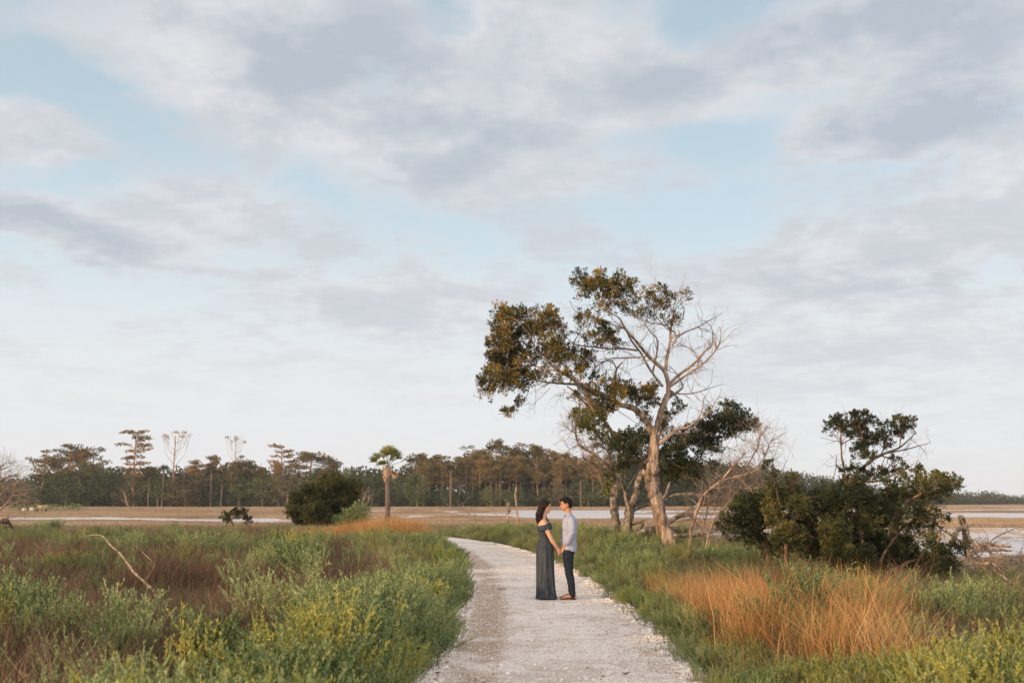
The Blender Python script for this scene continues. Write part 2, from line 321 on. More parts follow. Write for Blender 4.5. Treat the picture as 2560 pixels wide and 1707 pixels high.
tanf = math_n(t, 'ADD', math_n(t, 'ADD', math_n(t, 'MULTIPLY', edge, smooth_n(t, mid, .35, .6)), math_n(t, 'MULTIPLY', rut, 1.0)), smooth_n(t, math_n(t, 'ADD', math_n(t, 'MULTIPLY', mid, .5), math_n(t, 'MULTIPLY', big, .5)), .44, .62, 0, .65), True)
col = mix_n(t, tanf, pale, tan)
b = t.nodes.new('ShaderNodeBsdfPrincipled'); t.links.new(col, b.inputs['Base Color']); b.inputs['Roughness'].default_value = .92; b.inputs['Specular IOR Level'].default_value = .15
bp = t.nodes.new('ShaderNodeBump'); bp.inputs['Strength'].default_value = .9; bp.inputs['Distance'].default_value = .02
t.links.new(fine, bp.inputs['Height']); t.links.new(bp.outputs[0], b.inputs['Normal']); t.links.new(b.outputs[0], o.inputs[0]); M['path'] = m
# gravel, random per stone
m, t, o = mat_base('gravel'); oi = t.nodes.new('ShaderNodeObjectInfo')
c = ramp(t, oi.outputs['Random'], [(0, (.36, .27, .20)), (.08, (.34, .21, .12)), (.13, (.52, .45, .39)), (.35, (.66, .61, .56)), (.65, (.78, .75, .71)), (.95, (.88, .86, .83))])
b = t.nodes.new('ShaderNodeBsdfPrincipled'); t.links.new(c, b.inputs['Base Color']); b.inputs['Roughness'].default_value = .8; t.links.new(b.outputs[0], o.inputs[0]); M['gravel'] = m
M['sand'] = surf_mat('pale_sand', [(.3, (.5, .46, .4)), (.7, (.68, .65, .6))], 2, (1, 1, 1), 0)
# ------------------------------------------------------------------ path line and terrain
PC = np.array([(.15, 2), (.32, 6), (.42, 9), (.5, 12), (.52, 15), (.44, 19), (.22, 24), (-.15, 28.5), (-.75, 33.5), (-1.5, 38), (-2.5, 42.5), (-4.0, 46.8), (-6.4, 50.5), (-9.8, 53.4), (-14, 55.5), (-19, 57)], float)
def catmull(p, n=14):
    out = []
    for i in range(len(p) - 1):
        p0 = p[max(i - 1, 0)]; p1 = p[i]; p2 = p[i + 1]; p3 = p[min(i + 2, len(p) - 1)]
        for k in range(n):
            u = k / n
            out.append(.5 * (2 * p1 + (p2 - p0) * u + (2 * p0 - 5 * p1 + 4 * p2 - p3) * u * u + (3 * p1 - p0 - 3 * p2 + p3) * u ** 3))
    out.append(p[-1]); return np.array(out)
PL = catmull(PC)
PT = np.gradient(PL, axis=0); PT /= np.linalg.norm(PT, axis=1)[:, None]
HW = 1.27
def pathd(x, y):                         # signed distance to the path's middle: > 0 right of it
    x = np.atleast_1d(x).astype(float); y = np.atleast_1d(y).astype(float); out = np.empty(len(x))
    for a in range(0, len(x), 20000):
        dx = x[a:a + 20000, None] - PL[None, :, 0]; dy = y[a:a + 20000, None] - PL[None, :, 1]
        d2 = dx * dx + dy * dy; i = d2.argmin(1); r = np.arange(len(i))
        out[a:a + 20000] = np.sign(dx[r, i] * PT[i, 1] - dy[r, i] * PT[i, 0]) * np.sqrt(d2[r, i])
    return out
def g_at(px, py): d = ray(px, py); k = -CAMH / d[2]; return (d[0] * k, d[1] * k)
WPOLY = []
def wpoly(*pts): WPOLY.append(np.array([g_at(*p) for p in pts]))
wpoly((-400, 1291), (200, 1290), (480, 1291.5), (760, 1295), (900, 1300), (900, 1304), (700, 1304), (420, 1301), (100, 1298), (-400, 1300))
wpoly((90, 1314), (220, 1314), (225, 1320), (90, 1320)); wpoly((980, 1276), (1160, 1273), (1360, 1273), (1900, 1274), (2900, 1270), (2900, 1274), (1900, 1280), (1500, 1283), (1250, 1281), (980, 1278))
wpoly((1060, 1284), (1180, 1283.5), (1300, 1281), (1560, 1282), (1900, 1284), (1900, 1293), (1500, 1296), (1280, 1293), (1060, 1289))
wpoly((2100, 1282), (2420, 1279), (2900, 1283), (2900, 1295), (2420, 1293), (2150, 1290))
wpoly((1500, 1328), (1700, 1322), (1900, 1313), (2280, 1313), (2900, 1311), (2900, 1392), (2560, 1385), (2300, 1398), (2050, 1372), (1850, 1352), (1600, 1344), (1500, 1337))
def inpoly(x, y, poly):
    r = np.zeros(len(x), bool); n = len(poly)
    for i in range(n):
        x1, y1 = poly[i]; x2, y2 = poly[(i + 1) % n]
        c = ((y1 > y) != (y2 > y)); r ^= c & (x < (x2 - x1) * (y - y1) / (y2 - y1 + 1e-12) + x1)
    return r
def wet(x, y):
    x = np.asarray(x, float); y = np.asarray(y, float)
    k = np.clip((y - 30) / 150, .05, 1) * np.where((x < 0) & (y > 80), 20, 9)
    xx = x + (vnoise(x, y, 5) - .5) * k * 3; yy = y + (vnoise(x + 90, y, 9) - .5) * k
    r = np.zeros(len(x), bool)
    for p in WPOLY: r |= inpoly(xx, yy, p)
    return r
def gh(x, y):
    x = np.asarray(x, float); y = np.asarray(y, float)
    h = (vnoise(x, y, 2.2) - .5) * .05 * np.clip(1 - y / 80, 0, 1)
    low = np.clip((y - 48) / 20, 0, 1); right = np.clip((x - 4) / 6, 0, 1) * np.clip((y - 28) / 8, 0, 1)
    return h - .05 * np.maximum(low, right)
th = np.concatenate([np.linspace(-.62, .62, 760), np.linspace(.66, 2 * math.pi - .66, 46)])
rr = np.concatenate([[.5], np.geomspace(2, 30, 90), np.geomspace(30.4, 420, 420), np.geomspace(430, 6000, 30)])
TH, RR = np.meshgrid(th, rr); gx = (RR * np.sin(TH)).ravel(); gy = (RR * np.cos(TH)).ravel()
pd = np.abs(pathd(gx, gy)); gz = gh(gx, gy); gz = gz * np.clip((pd - 1.2) / .6, 0, 1)
gz[wet(gx, gy)] = -.34
gz[(RR.ravel() > 900)] = -.05
nT = len(th); i = np.arange(len(rr) - 1)[:, None] * nT; j = np.arange(nT)[None, :]; k = (j + 1) % nT
mb = MB(); mb.add(np.stack([gx, gy, gz], -1), np.stack([i + j, i + nT + j, i + nT + k, i + k], -1).reshape(-1, 4))
mb.v.append(np.array([[0, 0, 0.]])); mb.f.append(np.stack([np.full(nT, mb.n), np.arange(nT), (np.arange(nT) + 1) % nT], -1)); mb.n += 1
o = mb.build('ground', M['ground']); tag(o, 'flat brown soil and tan marsh flat reaching the far woods', 'ground', kind='structure')
mb = MB(); mb.add([(-900, 25, -.14), (900, 25, -.14), (900, 330, -.14), (-900, 330, -.14)], [[0, 1, 2, 3]])
o = mb.build('water', M['water']); tag(o, 'shallow still marsh water reflecting the pale sky', 'water', kind='structure')
# path sheet
NA = 26; V = []; UV = []
s_ = np.linspace(-1, 1, NA)
for p, tg in zip(PL, PT):
    nrm = np.array([tg[1], -tg[0]])
    for a in s_:
        wv = (vnoise(np.array([p[0] * 3 + a * 50]), np.array([p[1] * 2.5]), 1)[0] - .5) * .16 if abs(a) == 1 else 0
        q = p + nrm * (a * (HW + .12) + wv); V.append((q[0], q[1], .004 + .022 * (1 - a * a) - (.012 * math.exp(-((abs(a) - .55) / .12) ** 2)) + (.008 if abs(a) < .99 else -.02))); UV.append((a * .5 + .5, 0))
V = np.array(V); n = len(PL); i = np.arange(n - 1)[:, None] * NA; j = np.arange(NA - 1)[None, :]
mb = MB(); mb.add(V, np.stack([i + j, i + j + 1, i + NA + j + 1, i + NA + j], -1).reshape(-1, 4))
o = mb.build('path', M['path']); tag(o, 'pale crushed shell footpath curving away to the left', 'path', kind='structure')
ul = o.data.uv_layers.new(name='UVMap'); li = np.empty(len(o.data.loops), np.int32); o.data.loops.foreach_get('vertex_index', li)
ul.data.foreach_set('uv', np.array(UV, np.float32)[li].ravel())
# ------------------------------------------------------------------ tufts and scattering
hid = {}
def coll(name, meshes):
    c = bpy.data.collections.new(name)
    for i_, me in enumerate(meshes):
        ob = bpy.data.objects.new('%s_%02d' % (name, i_), me); c.objects.link(ob)
    return c
def gn_scatter(name, c, pts, rot, scl, idx):
    me = bpy.data.meshes.new(name); me.vertices.add(len(pts)); me.vertices.foreach_set('co', pts.astype(np.float32).ravel())
    a = me.attributes.new('rot', 'FLOAT_VECTOR', 'POINT'); a.data.foreach_set('vector', rot.astype(np.float32).ravel())
    a = me.attributes.new('scl', 'FLOAT_VECTOR', 'POINT'); a.data.foreach_set('vector', scl.astype(np.float32).ravel())
    a = me.attributes.new('idx', 'INT', 'POINT'); a.data.foreach_set('value', idx.astype(np.int32))
    ob = bpy.data.objects.new(name, me); sc.collection.objects.link(ob)
    g_ = bpy.data.node_groups.new(name + '_scatter', 'GeometryNodeTree')
    g_.interface.new_socket('Geometry', in_out='INPUT', socket_type='NodeSocketGeometry'); g_.interface.new_socket('Geometry', in_out='OUTPUT', socket_type='NodeSocketGeometry')
    gi = g_.nodes.new('NodeGroupInput'); go = g_.nodes.new('NodeGroupOutput'); ip = g_.nodes.new('GeometryNodeInstanceOnPoints')
    ci = g_.nodes.new('GeometryNodeCollectionInfo'); ci.inputs[0].default_value = c; ci.inputs['Separate Children'].default_value = True; ci.inputs['Reset Children'].default_value = True
    def na(nm, dt):
        q = g_.nodes.new('GeometryNodeInputNamedAttribute'); q.data_type = dt; q.inputs[0].default_value = nm; return next(s for s in q.outputs if s.enabled and s.name == 'Attribute')
    er = g_.nodes.new('FunctionNodeEulerToRotation'); g_.links.new(na('rot', 'FLOAT_VECTOR'), er.inputs[0])
    g_.links.new(gi.outputs[0], ip.inputs['Points']); g_.links.new(ci.outputs[0], ip.inputs['Instance']); ip.inputs['Pick Instance'].default_value = True
    g_.links.new(na('idx', 'INT'), ip.inputs['Instance Index']); g_.links.new(er.outputs[0], ip.inputs['Rotation']); g_.links.new(na('scl', 'FLOAT_VECTOR'), ip.inputs['Scale'])
    g_.links.new(ip.outputs[0], go.inputs[0])
    md = ob.modifiers.new('scatter', 'NODES'); md.node_group = g_
    return ob
rng = np.random.default_rng(11)
def shrub_mesh(mat, seed, ns=16, h=.62, spread=.22, leaf=.028, nl=84):
    r = np.random.default_rng(seed); mb = MB()
    for _ in range(ns):
        b = np.array([*(r.normal(size=2) * spread * .35), 0]); lean = np.array([*(r.normal(size=2) * .30), 1.]); lean /= np.linalg.norm(lean)
        hh = h * r.uniform(.65, 1.1); ts = np.linspace(0, 1, 5); cur = np.array([*(r.normal(size=2) * .06), 0])
        pts = b + ts[:, None] * lean * hh + (ts ** 2)[:, None] * cur
        mb.tube(pts, np.linspace(.004, .0015, 5), 3, caps=False)
        for br in range(4):
            t0 = r.uniform(.35, .85); p0 = b + lean * hh * t0 + cur * t0 * t0
            d = lean + np.array([*(r.normal(size=2) * .45), .1]); d /= np.linalg.norm(d); ln = hh * r.uniform(.2, .4)
            tt = np.sort(r.uniform(.1, 1, nl // 3)); c = p0 + tt[:, None] * d * ln
            mb.leaves(c, leaf, r, .27, .5, dirs=np.tile(d * .9, (len(c), 1)) + r.normal(size=(len(c), 3)) * .45)
        tt = r.uniform(.25, 1, nl) ** .7; c = b + tt[:, None] * lean * hh + (tt ** 2)[:, None] * cur
        mb.leaves(c, leaf, r, .27, .5, dirs=np.tile(lean * .8, (len(c), 1)) + r.normal(size=(len(c), 3)) * .5)
    return mb.mesh('shrub_tuft', mat)
def reed_mesh(mat, seed, nb=80, h=.8, spread=.18, wd=.0028, lean=.24, bend=.55):
    r = np.random.default_rng(seed); mb = MB()
    c = np.stack([r.normal(size=nb) * spread, r.normal(size=nb) * spread, np.zeros(nb)], -1)
    d = np.stack([r.normal(size=nb) * lean, r.normal(size=nb) * lean, np.ones(nb)], -1)
    mb.blades(c, d, h * r.uniform(.35, 1.15, nb), wd * np.exp(r.normal(size=nb) * .35), r, bend)
    return mb.mesh('reed_tuft', mat)
def twig_mesh(mat, seed, n=7, h=.7):
    r = np.random.default_rng(seed); mb = MB()
    for _ in range(n):
        p = np.array([*(r.normal(size=2) * .08), 0]); d = np.array([*(r.normal(size=2) * .5), 1.]); d /= np.linalg.norm(d); pts = [p]
        for q in range(6): d = d + r.normal(size=3) * .22; d /= np.linalg.norm(d); pts.append(pts[-1] + d * h / 6)
        mb.tube(pts, np.linspace(.004, .0012, 7), 3, caps=False)
        for q in (2, 3, 4):
            e = d + r.normal(size=3) * .6; e /= np.linalg.norm(e); mb.tube([pts[q], pts[q] + e * .12, pts[q] + e * .2 + r.normal(size=3) * .03], [.002, .0015, .001], 3, caps=False)
    return mb.mesh('twig_tuft', mat)
C_shr = coll('marsh_shrub_tuft', [shrub_mesh(M['shrub'], q) for q in range(6)] + [shrub_mesh(M['shrub2'], 20 + q) for q in range(4)])
C_reed = coll('reed_tuft', [reed_mesh(M['reed'], q) for q in range(5)] + [twig_mesh(M['stem'], q) for q in range(3)])
C_ored = coll('orange_reed_tuft', [reed_mesh(M['oreed'], 30 + q, 80, .95, .15, .0026, .17, .5) for q in range(5)])
C_gras = coll('grass_tuft', [reed_mesh(M['grass'], 50 + q, 80, .42, .13, .0032, .28, .6) for q in range(5)])
C_mars = coll('marsh_grass_tuft', [reed_mesh(M['marsh'], 70 + q, 110, .5, .42, .009, .16, .3) for q in range(5)])
def field(n_per, ymin, ymax, half=.60, extra=2.0):
    # random ground points inside the wedge seen from the path, density falling with distance
    y = np.sqrt(rng.uniform(ymin ** 2, ymax ** 2, n_per)); x = rng.uniform(-1, 1, n_per) * (y * half + extra); return x, y
def smst(v, a, b): q = np.clip((v - a) / (b - a), 0, 1); return q * q * (3 - 2 * q)
CLR = []           # clearings (x, y, r) where trunks and logs stand
def place(x, y, keep): return x[keep], y[keep]
def out(x, y, scale, tilt=.1, sink=.0, hs=None):
    n = len(x); pts = np.stack([x, y, gh(x, y) - sink], -1)
    rot = np.stack([rng.normal(size=n) * tilt, rng.normal(size=n) * tilt, rng.uniform(0, 6.283, n)], -1)
    h_ = np.ones(n) if hs is None else hs
    return pts, rot, np.stack([scale, scale, scale * h_], -1)
def bands(spec):
    xs, ys = [], []
    for (d, y0, y1) in spec:          # d tufts per square metre
        area = (y1 ** 2 - y0 ** 2) * .60 + 4 * (y1 - y0); x, y = field(int(area * d), y0, y1); xs.append(x); ys.append(y)
    return np.concatenate(xs), np.concatenate(ys)
# orange reed patches as world ellipses (x, y, rx, ry)
OP = [(3.05, 11.2, 1.0, 2.0), (3.0, 14.0, 1.15, 1.9), (2.65, 17, .7, 1.5), (3.2, 9.4, .6, 1.0), (4.3, 12.6, .5, .7)]
OPF = [(-4.4, 38.8, 1.5, 3.4), (-6.0, 40.2, 1.7, 2.6), (-8.2, 41.5, 2.0, 1.6)]
def ell(x, y, lst):
    v = np.zeros(len(x))
    for (a, b_, c_, d_) in lst: v = np.maximum(v, 1 - np.sqrt(((x - a) / c_) ** 2 + ((y - b_) / d_) ** 2))
    return v
def env(x, y):
    pdv = pathd(x, y); a = np.abs(pdv); left = pdv < 0
    wv = wet(x, y); n1_ = vnoise(x, y, 1.6); n2_ = vnoise(x + 55, y + 20, 4.5)
    # green belt: close to the path, patches elsewhere
    belt = np.where(left, smst(2.9 - a + (n1_ - .5) * 1.6, 0, .8), smst(3.0 - a + (n1_ - .5) * 2.0, 0, .8))
    nearc = smst(10.5 - y + (n1_ - .5) * 2, 0, 1.5) * (~left) 
    rback = smst(y, 14, 19) * (~left) * .75
    green = np.clip(np.maximum(np.maximum(belt, nearc), np.maximum(rback, smst(n1_ * .55 + n2_ * .45, .57, .68) * np.where(left, .50, .85))), 0, 1)
    green = np.maximum(green, smst(y, 22, 34) * np.where(left, .36, .55))
    n3_ = vnoise(x + 11, y + 77, .75); n4_ = vnoise(x + 31, y + 7, 1.9)
    green = np.clip(green * (.62 + .38 * smst(n3_, .30, .5)) - .45 * smst(n4_, .62, .80) * (y > 12) + np.where(left, .16, .30) * smst(n3_ * .5 + n4_ * .5, .52, .66), .04, 1)
    return pdv, a, left, wv, n1_, n2_, green
x, y = bands([(26, 4.5, 12), (17, 12, 22), (9, 22, 38), (4.5, 38, 66)])
pdv, a, left, wv, n1_, n2_, green = env(x, y); u = rng.random(len(x)); op = np.maximum(ell(x, y, OP), ell(x, y, OPF))
edge_lim = 1.30 + (vnoise(x, y, .5) - .5) * .30
rlim = np.where(y > 34, 62, 80)
thk = ((x - 6.0) / 2.9) ** 2 + ((y - 20.5) / 3.6) ** 2 < 1
dark_zone = left & (a > 3.0) & (y < 22) & (rng.random(len(x)) < .45)
keep = (a > edge_lim) & ~wv & ~thk & ~dark_zone & (u < green * np.where(op > .1, .34, 1)) & ~((x > .395 * y) & (y > 14.5 + (n1_ - .5) * 2)) & ~((x > 6) & (y > 33)) & (y < 51 + (n2_ - .5) * 8)
x, y = place(x, y, keep); a = a[keep]; left = left[keep]; n1_ = n1_[keep]
h_ = np.where(left, smst(a, 1.0, 1.75), smst(a, 1.0, 3.0)) * .62 + .38
scale = h_ * np.where(left & (a < 3.0), .82 + .45 * vnoise(x, y, 1.2), .42 + 1.0 * vnoise(x + 11, y + 77, .75) * (.5 + vnoise(x, y, 1.7))) * rng.uniform(.85, 1.15, len(x)) * (1 - .30 * smst(y, 24, 44)) * (1 - .30 * (~left) * smst(11.5 - y, 0, 2)) * (1 - .30 * (x > 2.6) * smst(y, 11, 14) * (y < 30))
pts, rot, scl = out(x, y, scale, .14)
yel = smst(9.5 - y, 0, 2) * np.where(left, .28, .55) + .05 + .10 * (n1_ > .6)
idx = np.where(rng.random(len(x)) < yel, rng.integers(6, 10, len(x)), rng.integers(0, 6, len(x)))
o = gn_scatter('marsh_shrubs', C_shr, pts, rot, scl, idx); tag(o, 'low green marsh shrubs with small pointed leaves along both sides of the path', 'shrubs', kind='stuff'); NSH = len(x)
# brown dry reeds
x, y = bands([(22, 4.5, 12), (15, 12, 22), (9, 22, 38), (5, 38, 66)])
pdv, a, left, wv, n1_, n2_, green = env(x, y); u = rng.random(len(x)); op = np.maximum(ell(x, y, OP), ell(x, y, OPF))
keep = (a > 1.55) & ~wv & ~(((x - 6.0) / 2.9) ** 2 + ((y - 20.5) / 3.6) ** 2 < 1) & (u < np.clip(1.15 - green, .20, 1)) & ((op < .1) | (u < .35)) & ~((x > .395 * y) & (y > 14.5)) & (y < 53)
x, y = place(x, y, keep); a = a[keep]
scale = (.45 + .62 * vnoise(x, y, 1.1)) * rng.uniform(.75, 1.25, len(x)) * (.55 + .45 * smst(a, 1.4, 2.6))
pts, rot, scl = out(x, y, scale, .22); idx = np.where(rng.random(len(x)) < .14, rng.integers(5, 8, len(x)), rng.integers(0, 5, len(x)))
scl = scl * (1 - .15 * smst(y, 24, 44))[:, None]
o = gn_scatter('dry_reeds', C_reed, pts, rot, scl, idx); tag(o, 'dull brown dry reeds and dead stems between the green shrubs', 'reeds', kind='stuff')
# orange reeds
x, y = bands([(34, 8, 19)]); k1 = (ell(x, y, OP) > .02) & (ell(x, y, OP) + (vnoise(x, y, .5) - .5) * 1.1 > .16) & (pathd(x, y) > 1.9) & (rng.random(len(x)) < .8)
x2, y2 = bands([(34, 34, 48)]); k2 = (ell(x2, y2, OPF) > .02) & (ell(x2, y2, OPF) + (vnoise(x2, y2, .9) - .5) * .3 > .05) & (np.abs(pathd(x2, y2)) > 1.6)
x = np.concatenate([x[k1], x2[k2]]); y = np.concatenate([y[k1], y2[k2]])
scale = rng.uniform(.62, 1.0, len(x)) * np.where(y > 30, .75 + .75 * np.sqrt(ell(x, y, OPF)) * smst(x, -8.5, -5), 1.12 - .42 * smst(y, 12, 16))
pts, rot, scl = out(x, y, scale, .10); o = gn_scatter('orange_reeds', C_ored, pts, rot, scl, rng.integers(0, 5, len(x)))
tag(o, 'rusty orange dry reeds in dense upright stands beside the path', 'reeds', kind='stuff')
# grass
x, y = bands([(16, 4.5, 14), (12, 14, 30), (6, 30, 62)])
pdv, a, left, wv, n1_, n2_, green = env(x, y); u = rng.random(len(x))
keep = (a > 1.22 + (vnoise(x, y, .4) - .5) * .35) & ~wv & (u < .35 + .45 * (~left) + .3 * (a < 1.7)) & ~((x > 9) & (y > 22.5))
x, y = place(x, y, keep); a = a[keep]
scale = rng.uniform(.6, 1.25, len(x)) * (.42 + .58 * smst(a, 1.2, 2.2))
pts, rot, scl = out(x, y, scale, .15); o = gn_scatter('grass', C_gras, pts, rot, scl, rng.integers(0, 5, len(x)))
tag(o, 'green and straw coloured grass fringing the pale path', 'grass', kind='stuff')
# tan marsh grass, far
x, y = bands([(1.6, 24, 60), (1.9, 60, 110), (1.0, 110, 200), (.35, 200, 290)])
wv = wet(x, y); n2_ = vnoise(x, y, 6)
sp_ = (x > 9) & (y > 42) & (y < 75) & wv & (vnoise(x, y, 3.3) > .42) & (rng.random(len(x)) < .7)     # thin reeds standing in the flooded part
keep = ((~wv) & ((y > 50) | ((x > 8.6) & (y > 24)) | ((x > 5) & (y > 34))) | sp_) & (np.abs(pathd(x, y)) > 2); inw = sp_[keep]
x, y = place(x, y, keep)
scale = rng.uniform(.7, 1.2, len(x)) * (1 + smst(y, 100, 280) * 1.2); hs = np.where(y > 76, .40, .6) * np.where(wet(x, y * 1.05 + .5) | wet(x, y * 1.10 + 1) | wet(x, y * 1.17 + 1), .38, 1)
pts, rot, scl = out(x, y, scale, .06, hs=hs); pts[:, 2] = np.where(inw, -.2, pts[:, 2]); scl[inw] *= np.array([.55, .55, 1.9])
o = gn_scatter('marsh_grass', C_mars, pts, rot, scl, rng.integers(0, 5, len(x))); tag(o, 'tan salt marsh grass covering the flats before the woods', 'grass', kind='stuff')
# gravel
def stone_mesh(seed):
    r = np.random.default_rng(seed); mb = MB(); mb.ellipsoid((0, 0, .2), (1, .75, .5), 4, 6)
    mb.v = [v + r.normal(size=v.shape) * .16 for v in mb.v]; return mb.mesh('stone', M['gravel'], False)
C_st = coll('path_stone', [stone_mesh(q) for q in range(6)])
n = 90000; yy = 7.5 + (rng.random(n) ** 1.5) * 34; ii = np.interp(yy, PL[:, 1], np.arange(len(PL))); pi_ = ii.astype(int); c = PL[pi_]; tg = PT[pi_]
aa = rng.uniform(-1, 1, n); eg = rng.random(n) < .30; aa = np.where(eg, np.sign(aa) * (1 - np.abs(rng.normal(size=n)) * .12 + .02), aa); s_off = aa * (HW + .1)
x = np.interp(ii, np.arange(len(PL)), PL[:, 0]) + tg[:, 1] * s_off; y = yy - tg[:, 0] * s_off
size = np.exp(rng.normal(size=n) * .45) * .0058 * np.where(np.abs(aa) > .82, 1.9, .85); size = np.clip(size, .003, .035)
z = .012 + .02 * (1 - np.clip(np.abs(aa), 0, 1) ** 2)
pts = np.stack([x, y, z], -1); rot = np.stack([rng.normal(size=n) * .3, rng.normal(size=n) * .3, rng.uniform(0, 6.28, n)], -1)
o = gn_scatter('gravel', C_st, pts, rot, np.repeat(size[:, None], 3, 1), rng.integers(0, 6, n)); tag(o, 'loose white and tan shell fragments strewn on the path', 'gravel', kind='stuff')
#@@OBJECTS
# ------------------------------------------------------------------ traced trees
def conv(ox, oy, s): return lambda p: (ox + p[0] * s, oy + p[1] * s)
R1 = conv(1180, 650, .2895); R5 = conv(1340, 940, .2934); RA = conv(1400, 960, .2807); R6 = conv(1800, 980, .3231); R4 = conv(640, 1040, .2724)
R3 = conv(0, 1040, .2724); RZ = conv(1560, 1040, .2551); RS = conv(2260, 1240, .1531); RW = conv(1080, 1200, .1276)
S = {R1: .2895, R5: .2934, RA: .2807, R6: .3231, R4: .2724, R3: .2724, RZ: .2551, RS: .1531, RW: .1276}
def grow(mb, p, d, Ln, r, rg, lvl=0, maxl=2, nseg=5, wob=.25, kids=4, up=0.0, tips=None):
    pts = [np.array(p)]; d = np.array(d, float); d /= np.linalg.norm(d) + 1e-9; ds = []
    for q in range(nseg):
        d = d + rg.normal(size=3) * wob; d[2] += up; d /= np.linalg.norm(d); pts.append(pts[-1] + d * Ln / nseg); ds.append(d.copy())
    mb.tube(pts, np.linspace(r, r * .3, nseg + 1), 5 if r > .012 else (4 if r > .006 else 3), caps=False)
    if tips is not None: tips.append(pts[-1])
    if lvl < maxl:
        for q in range(kids):
            i_ = rg.integers(1, nseg); e = ds[i_] + rg.normal(size=3) * .75; e[2] += up
            grow(mb, pts[i_], e, Ln * rg.uniform(.35, .62), r * .45, rg, lvl + 1, maxl, nseg, wob, max(2, kids - 1), up, tips)
def Y_CL(t_): return t_.Y < 34
class Trace:
    def __init__(s, Y, seed): s.Y = Y; s.samp = []; s.rg = np.random.default_rng(seed)
    def depth(s, px, py):
        if not s.samp: return s.Y
        a = np.array(s.samp); d = (a[:, 0] - px) ** 2 + (a[:, 1] - py) ** 2; return a[d.argmin(), 2]
    def br(s, mb, cv, pts, dend=None, rmul=1.0, twigs=0, tl=.8, tr=.01, maxl=1, kids=3, rough=.12, sides=9, up=.02, wob=.25, tmb=None, y0=None):
        k = S[cv]; p = np.array([(*cv((q[0], q[1])), q[2] * k) for q in pts]); n = len(p)
        p = catmull(p, 5) if n > 2 else p
        a = s.depth(p[0, 0], p[0, 1]) if y0 is None else y0
        ln = np.abs(np.diff(p[:, :2], axis=0)).sum() * s.Y / F
        b = a + (s.rg.uniform(-.45, .45) * ln if dend is None else dend)
        ys = np.linspace(a, b, len(p)) + np.cumsum(s.rg.normal(size=len(p)) * .012)
        W = np.array([P(q[0], q[1], yv) for q, yv in zip(p, ys)]); rad = np.maximum(p[:, 2] * ys / F * rmul * (.88 if p[0, 2] * ys[0] / F < .17 else .95), .004)
        j = s.rg.normal(size=W.shape) * rad[:, None] * .10; j[0] = 0; W = W + j
        mb.tube(W, rad, sides if rad.max() > .03 else 6, rough, True, s.rg)
        for q, yv in zip(p, ys): s.samp.append((q[0], q[1], yv))
        T = np.gradient(W, axis=0)
        for _ in range(twigs):
            i_ = s.rg.integers(len(W) // 5, len(W)); t_ = T[i_] / (np.linalg.norm(T[i_]) + 1e-9)
            grow(tmb or mb, W[i_], t_ * .7 + s.rg.normal(size=3) * .7, tl * s.rg.uniform(.4, 1.2), min(tr, rad[i_] * .6), s.rg, 0, maxl, 6, wob, kids, up)
        return W
    def foliage(s, mb, tmb, cv, blobs_, dens=1.0, leaf=.075, width=.42, clump=.17, thin=.5, dspread=.9, link=True, flat=.9, up=.35):
        clump = clump * .82 if Y_CL(s) else clump
        k = S[cv]; rg = s.rg
        for bl in blobs_:
            px, py = cv(bl); dY = s.depth(px, py) + rg.uniform(-1, 1) * dspread + (bl[3] if len(bl) > 3 else 0)
            c = P(px, py, dY); r = bl[2] * k * dY / F
            if link and s.samp:
                a = np.array(s.samp); q = a[((a[:, 0] - px) ** 2 + (a[:, 1] - py) ** 2).argmin()]; st = P(*q)
                mid = (st + c) / 2 + rg.normal(size=3) * .08 * np.linalg.norm(c - st)
                tmb.tube([st, mid, c], [min(.03, .012 + .015 * np.linalg.norm(c - st)), .014, .006], 4, caps=False)
                for _ in range(6): grow(tmb, (c + mid) / 2 if rg.random() < .3 else c, rg.normal(size=3) + [0, 0, .3], r * .9, .006, rg, 1, 2, 4, .3, 2)
            nc = max(8, int(dens * 24 * (r / .25) ** 2.1))
            v = rg.normal(size=(nc, 3)); v /= np.linalg.norm(v, axis=1)[:, None]; v *= (rg.random(nc) ** .45)[:, None] * r
            v *= rg.uniform(.7, 1.25, 3); v[:, 2] *= flat; cc = c + v
            nl = 42; cl = clump * rg.uniform(.6, 1.5, nc)
            ax = v / (r + 1e-6) * .9 + rg.normal(size=(nc, 3)) * .55 + np.array([0, 0, .45]); ax /= np.linalg.norm(ax, axis=1)[:, None]
            tt = rg.random((nc, nl)) ** .8; pr = rg.normal(size=(nc, nl, 3)) * (.34 * (1.15 - tt))[..., None]
            lv = ax[:, None, :] * (tt * 1.4)[..., None] + pr; pos = (cc[:, None, :] + lv * cl[:, None, None]).reshape(-1, 3)
            mb.leaves(pos, leaf, rg, width, up, dirs=(ax[:, None, :] * .8 + pr * 2.2).reshape(-1, 3))
def tree_root(name, px, py, Y, label, cat='tree', group=None):
    p = P(px, py, Y); return empty(name, (p[0], p[1], 0), label, cat, group)
